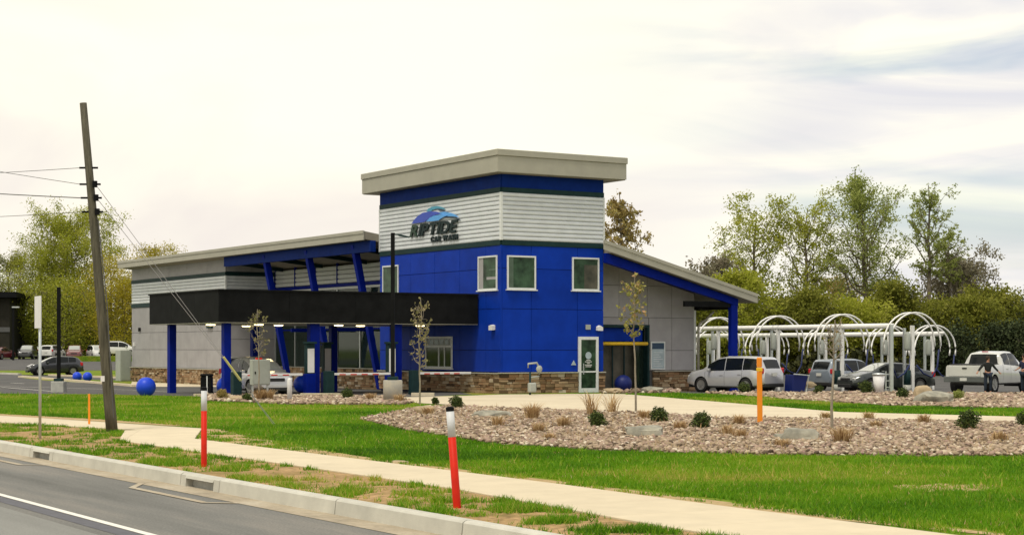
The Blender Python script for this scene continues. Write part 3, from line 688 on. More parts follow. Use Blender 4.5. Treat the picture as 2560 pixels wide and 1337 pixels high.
# serving window on the shaded tower face
wn = window('L', 4.35, 6.95, 1.10, 2.62, 0, 'trim_white', 'glass', 'serving_window', .09, True)
mb = MB()
for q in ((5.6, 5.68, 1.19, 2.1), (4.44, 6.86, 2.1, 2.2), (5.05, 5.11, 1.19, 2.1)): mb.box(*fbox('L', *q, .051, .08))
mb.build('window_bar', M['trim_white'], wn)
mb = MB()
for k in range(4): mb.box(*fbox('L', 4.7+.5*k, 5.05+.5*k, 2.26, 2.48, .052, .058))
mb.build('window_sign', M['board'], wn)
tin = bpy.data.meshes.new('stone_course'); tin.from_pydata(stone_far.v, [], stone_far.f); tin.materials.append(M['stone_t'])
at_ = tin.attributes.new('tint', 'FLOAT', 'POINT'); at_.data.foreach_set('value', stone_tint)
so = bpy.data.objects.new('stone_course', tin); COL.objects.link(so); so.parent = bld; so['kind'] = 'stuff'

# ------------------------------------------------------------------ sign on the tower
sign = thing('store_sign', 'raised dark RIPTIDE CAR WASH letters with blue wave logo on the ribbed tower band', 'sign', C0, ROT)
def word(txt, u_start, u_end, z, size, m, gap, first=None, shear=.28, bold=.015):
    """one mesh per letter, the whole word stretched to run from u_start to u_end"""
    glyphs = []; pos = 0
    for i, ch in enumerate(txt):
        if ch == ' ': pos += size*.34; continue
        cu = bpy.data.curves.new('letter', 'FONT'); cu.body = ch; cu.size = size; cu.shear = shear; cu.offset = bold; cu.extrude = .03; cu.resolution_u = 4
        o = bpy.data.objects.new('tmp', cu); COL.objects.link(o); bpy.context.view_layer.update()
        me = bpy.data.meshes.new_from_object(o.evaluated_get(bpy.context.evaluated_depsgraph_get())); bpy.data.objects.remove(o)
        un = [v.co.x-shear*v.co.y for v in me.vertices]; x0 = min(un); w = max(un)-x0   # width without the slant
        glyphs.append((me, x0, pos, first if (first and i == 0) else m)); pos += w+gap
    k = (u_start-u_end)/(pos-gap+shear*size*.7)
    for me, x0, p, mm in glyphs:
        for v in me.vertices:
            x, y, zz = v.co; v.co = (-.125-zz, u_start-(p+x-x0)*k, z+y)
        me.materials.clear(); me.materials.append(mm); me.name = 'letter'
        l = bpy.data.objects.new('letter', me); COL.objects.link(l); l.parent = sign
word('RIPTIDE', 8.42, 3.70, 7.55, .80, M['letter'], .045, M['letter_green'], bold=.024)
word('CAR WASH', 6.3, 3.7, 7.20, .34, M['letter'], .05, None, 0.1)
def crop3(cx, cy, p=.13):
    u, z = on_w(880+cx/3.428, 350+cy/3.428); return (-p, u, z)
def logo(pts, m, p, name='logo_wave'):
    MB().prism([crop3(x, y, p) for x, y in pts], (-.03, 0, 0)).build(name, M[m], sign)
logo([(530, 718), (548, 690), (580, 655), (625, 625), (690, 612), (745, 616), (790, 632), (745, 640), (705, 652), (670, 680), (640, 703), (585, 712)], 'logo_indigo', .10)
logo([(660, 700), (690, 668), (725, 650), (790, 640), (840, 648), (800, 665), (765, 690), (715, 697)], 'logo_blue', .135)
logo([(775, 636), (765, 622), (810, 616), (865, 626), (905, 642), (930, 662), (880, 655), (825, 655)], 'logo_blue', .10)
logo([(650, 612), (668, 590), (700, 572), (745, 566), (790, 578), (815, 600), (775, 590), (735, 590), (705, 600), (690, 613)], 'logo_teal', .07)
logo([(735, 592), (775, 592), (812, 604), (800, 612), (765, 610), (752, 600)], 'logo_dark', .05)
logo([(800, 665), (850, 650), (900, 658), (945, 690), (895, 672), (850, 668)], 'logo_dark', .07)

# ------------------------------------------------------------------ entrance canopy
can = thing('entrance_canopy', 'long black flat canopy on blue columns over the pay lanes', 'canopy', C0, ROT)
V1, U0, U1, Z0, Z1 = 12.86, 1.9, 10.3, 3.17, 4.50
MB().box(-V1+.06, -.09, U0+.06, U1-.06, Z0+.03, Z1-.05).build('canopy_deck', M['black'], can)
xs = [-V1, -9.6, -6.4, -3.2, -.09]
for i in range(4): MB().box(xs[i]+.004, xs[i+1]-.004, U0, U0+.055, Z0, Z1).build('fascia_panel', M['black'], can, bevel=.005)
ys = [U0+.06, 4.7, 7.5, U1]
for i in range(3): MB().box(-V1, -V1+.055, ys[i]+.004, ys[i+1]-.004, Z0, Z1).build('fascia_panel', M['black'], can, bevel=.005)
MB().box(-V1-.05, -.09, U0-.05, U0+.1, Z1+.003, Z1+.07).build('cap_trim', M['black'], can)
MB().box(-V1-.05, -V1+.1, U0+.103, U1+.05, Z1+.003, Z1+.07).build('cap_trim', M['black'], can)
MB().box(-V1+.01, -.1, U0+.01, U1-.01, Z0-.025, Z0-.003).build('soffit', M['grey_fascia'], can)
CW = {(-12.3, 2.45): .32, (-8.2, 2.45): .46, (-4.1, 2.45): .46, (-12.3, 8.9): .32, (-8.2, 8.9): .32, (-4.1, 8.9): .32}
for (x, y), w in CW.items(): MB().box(x-w/2, x+w/2, y-.17, y+.17, -.1, Z0-.03).build('column', M['blue_dark'], can, bevel=.01)
for x, y in ((-10.6, 2.9), (-8.9, 4.6), (-6.6, 3.2), (-5.0, 4.2), (-2.7, 2.7), (-12.3, 4.2), (-9.0, 8.0)):
    l = MB().lathe([(.0, Z0-.03), (.24, Z0-.03), (.24, Z0-.07), (0, Z0-.07)], 16, (x, y, 0)).build('canopy_light', M['trim_white'], can)
    MB().lathe([(.0, Z0-.072), (.21, Z0-.072), (.18, Z0-.11), (0, Z0-.12)], 16, (x, y, 0)).build('lamp_diffuser', M['lamp_on'], l)
# gates on the lanes
def gate(w0, w1, u, label):
    o = thing('barrier_gate', label, 'barrier', W(w0, u), ROT, 'barrier gates across the pay lanes')
    MB().box(-.19, .19, -.18, .18, 0, 1.08).build('gate_housing', M['dark_band'], o, bevel=.02)
    arm = MB().box(.2, w1-w0, -.03, .03, .89, .99).build('gate_arm', M['sign_white'], o, bevel=.01)
    n = 4
    for k in range(n):
        x = .5+k*(w1-w0-.9)/n; MB().box(x, x+.3, -.033, -.0305, .90, .945).build('red_stripe', M['red'], arm)
gate(-12.45, -9.4, 1.0, 'white barrier arm in front of the silver suv under the canopy')
gate(-8.15, -5.1, 1.0, 'white barrier arm of the middle lane, left of the tall lamp post')
gate(-3.95, -1.0, 1.0, 'white barrier arm of the lane beside the blue tower wall')
def kiosk(w, u, m, label, h=2.35):
    o = thing('pay_kiosk', label, 'pay kiosk', W(w, u), ROT, 'pay kiosks under the canopy')
    MB().box(-.22, .22, -.2, .2, 0, .95).build('kiosk_base', M['blue_dark'], o, bevel=.02)
    MB().box(-.20, .20, -.14, .14, .95, h-.1).build('kiosk_body', M['dark_band'], o, bevel=.02)
    MB().box(-.16, .16, -.155, -.145, 1.0, h-.3).build('kiosk_panel', M[m], o)
    MB().box(-.24, .24, -.26, .18, h-.1, h).build('kiosk_hood', M['dark_band'], o, bevel=.01)
kiosk(-8.62, 1.95, 'sign_white', 'tall pay kiosk with white panel against the widest blue column')
kiosk(-4.62, 1.95, 'sign_white', 'tall pay kiosk with white panel just left of the lamp post')
kiosk(-5.75, 6.2, 'grey_panel', 'pay kiosk with dull grey panel farther back between the columns')

# ------------------------------------------------------------------ balls, posts, lamps, small furniture
def ball(x, y, r, m, label, z=None):
    n = 28; mb = MB(); prof = [(max(1e-3, r*math.sin(math.pi*i/16)), r-r*math.cos(math.pi*i/16)) for i in range(1, 16)]
    prof = [(r*.08, .004)]+prof+[(r*.08, 2*r-.004)]
    o = mb.lathe(prof, n).build('ball_bollard', M[m], None, True); o.location = (x, y, (gz(y) if z is None else z)-.02)
    tag(o, label, 'bollard', 'round blue ball bollards')
ball(*G(365, 990), .42, 'ball', 'blue ball bollard on the lawn edge right of the wooden pole')
ball(*G(193, 952), .33, 'ball', 'left one of the two touching blue balls by the access road')
ball(*G(219, 952.5), .33, 'ball', 'right one of the two touching blue balls by the access road')
ball(*G(565, 987), .42, 'ball', 'blue ball at the foot of the blue column beside the silver suv under the canopy')
ball(*G(756, 981), .42, 'ball', 'blue ball behind the white bollard, left of the widest blue column')
ball(*G(1558, 980), .42, 'ball_dark', 'navy ball in front of the dark tunnel opening')
def marker(px, py, top, lean, label):
    x, y = G(px, py); h = ht(top, y)
    o = thing('marker_post', label, 'marker post', (x, y, 0), 0, 'red and white marker posts in the verge'); o.rotation_euler = (0, math.radians(lean), 0)
    r = .052
    MB().lathe([(r*.9, -.05), (r, 0), (r, h*.72)], 14).build('red_tube', M['red'], o, True)
    MB().lathe([(r, h*.722), (r, h*.98)], 14).build('white_sleeve', M['postwhite'], o, True)
    MB().lathe([(r*1.02, h*.981), (r*1.04, h*1.02), (r*.5, h*1.03)], 14).build('black_cap', M['black'], o)
marker(510, 1167, 972, 0, 'upright red and white marker post nearer the wooden pole')
marker(1143, 1270, 1022, -4.2, 'leaning red and white marker post close to the kerb')
x, y = G(1900, 1062); hh_ = ht(893, y)
om = thing('orange_marker', 'tall flat orange utility marker in the rock bed in front of the silver suv', 'marker post', (x, y, 0)); om.rotation_euler = (0, math.radians(-.6), 0)
MB().box(-.07, .07, -.03, .03, -.05, hh_*.79).build('marker_stake', M['orange'], om, bevel=.01)
MB().box(-.08, .08, -.04, .04, hh_*.793, hh_*.85).build('marker_collar', M['yellow'], om, bevel=.01)
MB().box(-.07, .07, -.035, .035, hh_*.853, hh_).build('marker_head', M['orange'], om, bevel=.02)
x, y = G(223, 1062); st = MB().box(-.025, .025, -.02, .02, -.05, ht(984, y)).build('survey_stake', M['orange'], None); st.location = (x, y, 0); tag(st, 'thin orange survey stake left of the wooden utility pole', 'stake')
# street sign seen nearly edge on
x, y = G(100, 1097)
s_ = thing('street_sign', 'narrow white street sign on a thin steel post by the kerb', 'sign', (x, y, 0), math.radians(-62))
MB().tube([(0, 0, -.1), (0, 0, ht(742, y))], .033, 8).build('sign_post', M['chrome'], s_, True)
MB().box(-.31, .31, -.055, -.04, ht(820, y), ht(740, y)).build('sign_plate', M['sign_white'], s_)
# lamp posts
def lamp(px, py, top, label, bw, bh, arm=1, rnd=True):
    x, y = G(px, py); z = gz(y); h = ht(top, y)-z
    o = thing('street_lamp', label, 'street lamp', (x, y, z), 0, 'lamp posts on concrete bases')
    MB().lathe([(bw/2, -.05), (bw/2, bh-.02), (bw/2-.02, bh)], 28).build('concrete_base', M['conc_rust'], o, True) if rnd else MB().box(-bw/2, bw/2, -bw/2, bw/2, -.05, bh).build('concrete_base', M['conc'], o, bevel=.02)
    MB().box(-.2, .2, -.2, .2, bh, bh+.14).build('pole_shoe', M['dark_band'], o, bevel=.02)
    MB().box(-.075, .075, -.075, .075, bh+.14, h).build('lamp_pole', M['black'], o)
    if arm:
        MB().tube([(0, 0, h-.06), (.2, 0, h-.07), (.3, 0, h-.09)], .03, 6).build('lamp_arm', M['dark_band'], o)
        MB().prism([(.22, -.14, h-.12), (.62, -.14, h-.19), (.66, -.14, h-.16), (.28, -.14, h-.06)], (0, .28, 0)).build('lamp_head', M['dark_band'], o)
    return o
lamp(982, 1004, 582, 'tall dark lamp post on grey concrete drum in front of the tower', .74, .84)
lamp(147, 980, 718, 'slim black lamp post on square concrete base left of the wooden pole', .60, .52, 0, False)
x, y = -58, 200; z = gz(y)
o = thing('street_lamp', 'distant thin lamp post by the brown building at the far left', 'street lamp', (x, y, z), 0, 'lamp posts on concrete bases')
MB().box(-.1, .1, -.1, .1, 0, 6.1).build('lamp_pole', M['black'], o); MB().box(-.1, .7, -.2, .2, 6.1, 6.25).build('lamp_head', M['chrome'], o)
# utility pole
bx, by = G(280, 1078, 0); tz = ht(258, by); tx = xat(208, by)
pole = thing('utility_pole', 'leaning weathered wooden utility pole with cable brackets', 'utility pole', (bx, by, 0))
lean = lambda z: (tx-bx)*z/tz
pts = [(lean(z), 0, z) for z in (-.1, .6, 2, 4, 6, tz)]
MB().tube(pts, [.15, .142, .132, .115, .10, .088], 16).build('pole_shaft', M['polewood'], pole, True)
levels = [ht(420, by), ht(461, by), ht(495, by), ht(530, by)]
for i, z in enumerate(levels):
    b = MB(); b.cbox((lean(z), -.02, z), (.52 if i else .46, .05, .045)); 
    if i: b.cbox((lean(z)+.13, -.06, z), (.1, .1, .16))
    b.build('pole_bracket', M['black'], pole)
MB().cbox((lean(1.3)-.09, -.12, 1.32), (.10, .02, .14)).build('pole_tag', M['sign_white'], pole)
MB().tube([(lean(5.3)+.13, -.05, 5.3), (lean(3)+.16, -.08, 3.2), (lean(1)+.16, -.1, .1)], .014, 5).build('ground_wire', M['wire'], pole)
names = ['top level cable running left from the pole', 'sagging second cable from the pole that rises to the left', 'thick third cable running left from the pole', 'lowest cable running left from the pole towards the trees']
for i, (z, y0) in enumerate(zip(levels, (428, 420, 478, 537))):
    ypole = [420, 461, 495, 530][i]; ye = y0+(y0-ypole)*(600/235.); Y = 60.0
    A = Vector((bx+lean(z)-.24, by, z)); B = Vector((xat(-600, Y), Y, ht(ye, Y)))
    pts = []
    for k in range(13):
        t = k/12; p = A.lerp(B, t); p.z -= .35*t*(1-t); pts.append(p)
    w = MB().tube(pts, .013 if i == 2 else .0075, 5).build('power_cable', M['wire']); tag(w, names[i], 'cable', 'cables on the wooden pole')
ax_, ay_ = G(686, 1064, 0)
for i, (z, lab) in enumerate(((levels[1]-.02, 'upper guy wire from the wooden pole down to the lawn'), (levels[2]-.02, 'lower guy wire from the wooden pole down to the lawn'))):
    A = Vector((bx+lean(z)+.14, by, z)); B = Vector((ax_+.05*i, ay_, .0)); w = MB().tube([A, B], .0075, 5).build('guy_wire', M['grey_panel']); tag(w, lab, 'guy wire', 'guy wires of the wooden pole')
    if i == 0:
        MB().tube([A.lerp(B, .70), A.lerp(B, .80)], .035, 8).build('guy_guard', M['guard'], w)
# cabinet, bollard, bin, gas meter
x, y = G(650, 1001)
o = thing('electric_cabinet', 'grey electrical cabinet on legs in front of the silver suv under the canopy', 'cabinet', (x, y, 0), math.radians(22))
MB().box(-.36, .36, -.22, .22, .62, 1.62).build('cabinet_body', M['cabinet'], o, bevel=.015)
MB().box(-.30, .33, -.235, -.222, .67, 1.57).build('cabinet_door', M['cabinet'], o); MB().box(-.27, -.22, -.25, -.236, 1.05, 1.15).build('handle', M['black'], o)
for a in (-.3, .3): MB().box(a-.03, a+.03, -.05, .05, -.05, .62).build('leg', M['chrome'], o)
MB().cbox((-.05, 0, 1.66), (.24, .16, .07)).build('warning_beacon', M['red'], o)
x, y = G(724, 1004); o = MB().lathe([(.095, -.05), (.095, .84), (.07, .90), (.02, .92)], 16).build('pipe_bollard', M['sign_white'], None, True); o.location = (x, y, 0); tag(o, 'white pipe bollard right of the electrical cabinet', 'bollard')
x, y = G(517, 988)
o = thing('trash_bin', 'black upright bin with pale stripe behind the left marker post', 'trash bin', (x, y, 0))
MB().box(-.24, .24, -.24, .24, 0, .82).build('bin_body', M['black'], o, bevel=.03); MB().box(-.26, .26, -.26, .26, .82, .95).build('bin_lid', M['black'], o, bevel=.05); MB().box(.03, .08, -.27, -.245, .1, .85).build('bin_stripe', M['postwhite'], o)
x, y = G(1345, 987)
o = thing('gas_meter', 'grey gas meter with pipes against the stone base of the tower', 'gas meter', (x, y, 0), ROT)
MB().tube([(-.45, .1, 1.2), (-.45, .1, 1.38), (0, .1, 1.42), (.12, .1, 1.2), (.12, .1, .9)], .045, 8).build('gas_pipe', M['cabinet'], o, True)
MB().tube([(-.35, .1, 0), (-.35, .1, 1.0)], .045, 8).build('gas_pipe', M['dark_band'], o, True)
MB().lathe([(.02, 0), (.13, .02), (.16, .06), (.13, .12), (.02, .14)], 16, (.12, .02, 1.15), 'Y').build('regulator', M['cabinet'], o, True)
MB().box(-.48, -.12, -.1, .14, .12, .55).build('meter_body', M['cabinet'], o, bevel=.05)
MB().tube([(-.35, .1, .78), (.12, .1, .82)], .035, 8).build('gas_pipe', M['cabinet'], o, True)
# tall grey utility box at the far left corner of the building
x, y = G(312, 952); z = gz(y)
o = thing('utility_box', 'tall grey utility box at the left end of the building', 'utility box', (x, y, z), ROT)
MB().box(-.5, .3, -.5, .5, 0, 2.15).build('box_body', M['cabinet'], o, bevel=.02); MB().box(-.42, .22, -.515, -.502, .1, 2.0).build('box_door', M['cabinet'], o)

# ------------------------------------------------------------------ vacuum rows
def vac_row(P0, ts, dirv, zp, end, label_row, extra, zs=1.0):
    D = Vector((dirv[0], dirv[1], 0)); N_ = Vector((-dirv[1], dirv[0], 0)); rz = math.atan2(dirv[1], dirv[0])
    S = P0+D*(-4); E_ = P0+D*end; z0 = gz((S.y+E_.y)/2)
    pipe = thing('vacuum_pipe', label_row, 'vacuum pipe', (S.x, S.y, 0), rz, 'overhead vacuum pipes')
    L = (E_-S).length
    MB().tube([(0, 0, zp), (L, 0, zp)], .13, 12).build('main_pipe', M['white_pipe'], pipe, True)
    MB().lathe([(.14, -.02), (.14, .12)], 12, (L, 0, zp), 'Z').build('end_elbow', M['white_pipe'], pipe, True)
    for q, t in enumerate(ts):
        p = P0+D*t; zz = gz(p.y)
        a = thing('vacuum_arch', extra[q], 'vacuum station', (p.x, p.y, zz), rz, 'curved vacuum hose arches')
        h = zp-zz
        MB().box(-.07, .07, -.09, .09, -.05, h+.0)  .build('arch_post', M['white_pipe'], a, bevel=.01)
        MB().box(-.62, -.5, -.06, .06, -.05, h-.12).build('arch_post', M['chrome'], a, bevel=.01)
        for s in (-.2, .22):
            pts = []
            for k in range(19):
                th = math.radians(-14+208*k/18); pts.append((s, 1.62*math.cos(th), h-.88+1.5*zs*math.sin(th)))
            MB().tube(pts, .043, 6).build('arch_tube', M['white_pipe'], a, True)
        can_ = MB().lathe([(.13, h-1.2), (.16, h-1.1), (.16, h-.45), (.08, h-.3)], 14, (.0, -.32, 0)).build('separator', M['cabinet'], a, True)
        MB().lathe([(.17, .35), (.17, 1.05)], 12, (0, -.32, 0)).build('debris_can', M['dark_band'], a, True)
        MB().lathe([(.2, 0), (.2, .34)], 12, (0, -.32, 0)).build('can_stand', M['conc'], a, True)
        for sd in ((-1, 1) if q % 2 else (1,)):
            MB().tube([(.22, sd*1.5, h-1.15), (.2, sd*1.42, h-2.0), (.15, sd*1.1, h-2.5), (.1, sd*.6, h-2.3), (.05, sd*.22, h-1.9)], .04, 6).build('vacuum_hose', M['hose'], a, True)
vac_row(Vector((10.5, 98.5, 0)), (2.2, 7.56, 12.76, 17.9), (.4915, -.871), 3.15, 16.4, 'front overhead white vacuum pipe beside the dark sedan',
        ['leftmost of the four front vacuum arches, partly behind the blue corner column', 'front vacuum arch right above the back of the silver suv', 'front vacuum arch behind the bare sapling', 'tallest vacuum arch nearest the viewer above the dark sedan'])
vac_row(Vector((12.0, 113.0, 0)), (1.9, 7.1, 12.3, 17.5, 20.8), (.546, -.838), 2.85, 21.5, 'rear overhead white vacuum pipe behind the parked cars',
        ['leftmost rear vacuum arch seen under the front pipe', 'rear vacuum arch second from the left, over the suv roof', 'middle rear vacuum arch between two front arches', 'rear vacuum arch above the blue grey car', 'rightmost rear vacuum arch inside the tallest front arch'], .9)
x, y = G(2197, 986)
o = thing('litter_bin', 'pale grey litter bin beside the dark sedan and vacuum post', 'trash bin', (x, y, 0))
MB().lathe([(.19, 0), (.27, .85)], 18).build('bin_body', M['sign_white'], o, True); MB().lathe([(.29, .86), (.29, .94), (.1, .97)], 18).build('bin_lid', M['chrome'], o, True)
x, y = G(1990, 982)
o = thing('vacuum_bin', 'dark blue tapered bin behind the silver suv', 'trash bin', (x, y, 0), .4)
MB().prism([(-.45, -.4, 0), (.2, -.4, 0), (.40, -.4, .80), (-.40, -.4, .86)], (0, .7, 0)).build('bin_body', M['ball_dark'], o, bevel=.02)
MB().tube([(-.4, -.45, .88), (.42, -.45, .82), (.25, -.45, .05)], .03, 6).build('bin_rail', M['chrome'], o)
# lattice-like solid seat block under the posts
x, y = G(2228, 982)
o = thing('steel_post', 'pair of galvanised posts ending the front vacuum row', 'post', (x, y, 0), .3)
MB().box(-.08, .08, -.08, .08, -.05, 3.15).build('post_shaft', M['chrome'], o, bevel=.01); MB().box(-.3, -.26, -.03, .03, 0, 1.0).build('post_shaft', M['chrome'], o)
for k in range(3): MB().box(-.26, -.08, -.02, .02, .25+.3*k, .29+.3*k).build('post_rung', M['chrome'], o)

# ------------------------------------------------------------------ vehicles, x forward
def sm(x, pts): return float(np.interp(x, [p[0] for p in pts], [p[1] for p in pts]))
def car(name, label, loc, rz, spec, paintm, cat='car', group=None, ws='carglass_sky_reflect', detail=True):
    root = thing(name, label, cat, loc, rz, group)
    L, Wd, wb, wr = spec['L'], spec['W'], spec['wb'], spec['wr']
    hx = L/2; top, belt = spec['top'], spec['belt']; tw = spec.get('tumble', .78)
    xs = sorted(set([round(-hx+L*i/46, 3) for i in range(47)]+[round(p[0], 3) for p in top]+[round(p[0], 3) for p in belt]))
    def ring(x):
        e = min(1, max(0, (hx-abs(x))/.55)); w = Wd/2*(.80+.20*math.sin(e*math.pi/2)) if spec.get('round', 1) else Wd/2*(.93+.07*e)
        zb = spec['clear']+.12*(1-min(1, (hx-abs(x))/.7)); zs = sm(x, belt); zt = max(sm(x, top), zs+.015); gh = zt-zs
        wt = w*.86 if gh < .12 else w*(.86+(tw-.86)*min(1, gh/.5))
        return [(0, zb), (.82*w, zb), (.96*w, zb+.07), (1.0*w, zb+.3*(zs-zb)), (1.0*w, zb+.62*(zs-zb)), (.985*w, zs-.07), (.945*w, zs),
                (.945*w+(wt-.945*w)*.45, zs+.5*gh), (wt, zs+.86*gh), (wt*.9, zs+.95*gh), (wt*.55, zt-.005), (0, zt)]
    def sect(x, i, f):
        r = ring(x); a, b = r[i], r[i+1]; return (a[0]+(b[0]-a[0])*f, a[1]+(b[1]-a[1])*f)
    V = []; nr = 12
    for x in xs:
        r = ring(x); pts = [(x, y, z) for y, z in r]+[(x, -y, z) for y, z in r[-2:0:-1]]; V += pts
    m = 2*nr-2; Fc = [(i*m+k, i*m+(k+1) % m, (i+1)*m+(k+1) % m, (i+1)*m+k) for i in range(len(xs)-1) for k in range(m)]
    Fc += [tuple(range(m)), tuple(range((len(xs)-1)*m+m-1, (len(xs)-1)*m-1, -1))]
    body = MB().add(V, Fc).build('body', paintm, root, True)
    # wheel arches cut out
    wx = (wb/2+spec.get('wo', 0), -wb/2+spec.get('wo', 0))
    cut = MB()
    for x in wx:
        for s in (-1, 1): cut.lathe([(wr*1.17, min(s*(Wd/2-.27), s*(Wd/2+.2))), (wr*1.17, max(s*(Wd/2-.27), s*(Wd/2+.2)))], 24, (x, 0, wr), 'Y')
    co = cut.build('cut', M['trimblack'], root)
    md = body.modifiers.new('b', 'BOOLEAN'); md.operation = 'DIFFERENCE'; md.object = co; md.solver = 'EXACT'
    bpy.context.view_layer.update()
    me = bpy.data.meshes.new_from_object(body.evaluated_get(bpy.context.evaluated_depsgraph_get()))
    if len(me.polygons) > 200: body.modifiers.clear(); body.data = me; me.shade_smooth(); me.set_sharp_from_angle(angle=math.radians(38))
    else: body.modifiers.clear()
    bpy.data.objects.remove(co)
    # floor, bumpers
    MB().box(-hx+.35, hx-.35, -Wd/2+.3, Wd/2-.3, spec['clear']-.03, spec['clear']+.3).build('underbody', M['trimblack'], root)
    for x in wx:
        for s in (-1, 1):
            wl = MB().lathe([(wr*.62, -.10), (wr*.93, -.11), (wr, -.08), (wr, .08), (wr*.93, .11), (wr*.62, .10)], 26, (0, 0, 0), 'Y').build('wheel', M['tyre'], root, True)
            wl.location = (x, s*(Wd/2-.12), wr)
            lo, hi = s*(Wd/2-.262), s*(Wd/2-.012); MB().lathe([(.001, lo), (wr*1.16, lo), (wr*1.16, hi)], 24, (x, 0, wr), 'Y', False).build('wheel_well', M['trimblack'], root)
            rr = MB()
            rr.lathe([(wr*.56, s*.108), (wr*.67, s*.118), (wr*.67, s*.09), (wr*.56, s*.09)], 22, (0, 0, 0), 'Y')
            rr.lathe([(.001, s*.125), (wr*.16, s*.125), (wr*.16, s*.09), (.001, s*.09)], 12, (0, 0, 0), 'Y')
            for k in range(5):
                th = 2*math.pi*k/5+.3; rr.cbox((math.cos(th)*wr*.36, s*.112, math.sin(th)*wr*.36), (wr*.5, .02, wr*.17), 0, -th)
            rr.build('rim', M['rim'], wl)
            MB().lathe([(.001, s*.09), (wr*.6, s*.09), (wr*.6, s*.07), (.001, s*.07)], 18, (0, 0, 0), 'Y').build('brake_disc', M['trimblack'], wl)
    # side glass panes
    def side_pane(x0, x1, f0=.06, f1=1.0, nm='side_window'):
        for s in (-1, 1):
            n = 7; vs = []; fs = []
            for i in range(n+1):
                x = x0+(x1-x0)*i/n
                for j in range(4):
                    f = f0+(f1-f0)*j/3; r = ring(x)
                    t = f*.86/.86
                    zz = r[6][1]+(r[8][1]-r[6][1])*t
                    if t < .58: q = t/.58; yy = r[6][0]+(r[7][0]-r[6][0])*q; zz = r[6][1]+(r[7][1]-r[6][1])*q
                    else: q = (t-.58)/.42; yy = r[7][0]+(r[8][0]-r[7][0])*q; zz = r[7][1]+(r[8][1]-r[7][1])*q
                    vs.append((x, s*(yy+.009), zz))
            for i in range(n):
                for j in range(3): a = i*4+j; fs.append((a, a+1, a+5, a+4))
            MB().add(vs, fs).build(nm, M['carglass'], root, True)
    for a, b in spec['panes']: side_pane(a, b)
    def top_pane(x0, x1, nm, mm, e=.86):
        n = 8; vs = []; fs = []; k = 7
        for i in range(n+1):
            x = x0+(x1-x0)*i/n; r = ring(x); dz = (sm(x+.02, top)-sm(x-.02, top))/.04; nv = Vector((-dz, 1)).normalized()*.012
            ys = [-1, -.8, -.45, 0, .45, .8, 1]
            for q in ys:
                y = q*r[9][0]*e/.9*.98; ay = abs(y)
                if ay < r[10][0]: z = r[11][1]+(r[10][1]-r[11][1])*ay/max(r[10][0], 1e-3)
                else: z = r[10][1]+(r[9][1]-r[10][1])*min(1, (ay-r[10][0])/max(r[9][0]-r[10][0], 1e-3))
                vs.append((x+nv[0], y, z+nv[1]))
        for i in range(n):
            for j in range(k-1): a = i*k+j; fs.append((a, a+1, a+k+1, a+k))
        MB().add(vs, fs).build(nm, mm, root, True)
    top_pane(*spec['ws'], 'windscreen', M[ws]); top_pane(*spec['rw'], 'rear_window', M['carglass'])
    # lamps, plates, mirrors, handles, seams
    zt_ = spec['lz']; hh1 = .16
    for s in (-1, 1):
        MB().cbox((hx-.20, s*(Wd/2-.25), zt_[0]), (.24, .24, .13), 0, .12).build('headlight', M['head_lamp'], root, bevel=.03)
        MB().cbox((-hx+.15, s*(Wd/2-.14), zt_[1]), (.22, .15, spec.get('tlh', .26))).build('tail_light', M['red_lamp'], root, bevel=.03)
        MB().cbox((spec['ws'][0]-.42 if spec['ws'][0] > 0 else .6, s*(Wd/2+.06), sm(spec['ws'][0]-.3, belt)+.08), (.14, .2, .13)).build('wing_mirror', paintm, root, bevel=.03)
        if detail:
            for hxp in spec['handles']: MB().cbox((hxp, s*(Wd/2+.005), sm(hxp, belt)-.17), (.2, .03, .03)).build('door_handle', paintm, root)
            for sx in spec['seams']:
                vs = []
                for i, f in ((2, .3), (3, 0), (3, .5), (4, 0), (4, .5), (5, 0), (5, .6), (6, 0)):
                    p = sect(sx, i, f); vs += [(sx-.006, s*(p[0]+.004), p[1]), (sx+.006, s*(p[0]+.004), p[1])]
                MB().add(vs, [(2*i, 2*i+1, 2*i+3, 2*i+2) for i in range(7)]).build('door_seam', M['trimblack'], root)
    MB().cbox((hx-.02, 0, .30), (.16, Wd*.62, .16)).build('lower_grille', M['trimblack'], root, bevel=.02)
    MB().cbox((hx-.03, 0, zt_[0]-.03), (.12, Wd*.40, .14)).build('grille', M['trimblack'], root, bevel=.02)
    MB().cbox((-hx+.06, 0, spec.get('bz', .38)), (.2, Wd*.80, .18)).build('rear_bumper', M[spec.get('bm', 'trimblack')], root, bevel=.03)
    MB().cbox((-hx-.045, 0, spec.get('pz', .75)), (.02, .34, .16)).build('number_plate', M['plate'], root)
    return root
SUV = dict(L=4.56, W=1.80, wb=2.62, wr=.345, clear=.24, tumble=.77, round=1,
    top=[(-2.28, .98), (-2.24, 1.10), (-2.02, 1.56), (-1.86, 1.66), (-1.0, 1.70), (0, 1.70), (.45, 1.62), (.8, 1.45), (1.28, 1.10), (1.6, 1.03), (2.0, .95), (2.2, .84), (2.28, .70)],
    belt=[(-2.28, .93), (-1.6, 1.05), (0, .99), (1.25, .97), (2.0, .88), (2.28, .68)],
    panes=[(-1.92, -1.12), (-1.08, -.10), (-.05, .98)], ws=(1.22, .5), rw=(-2.22, -2.03), lz=(.74, 1.03), tlh=.26, handles=(-.95, .1), seams=(-1.1, -.08, 1.08), bz=.36, pz=.86)
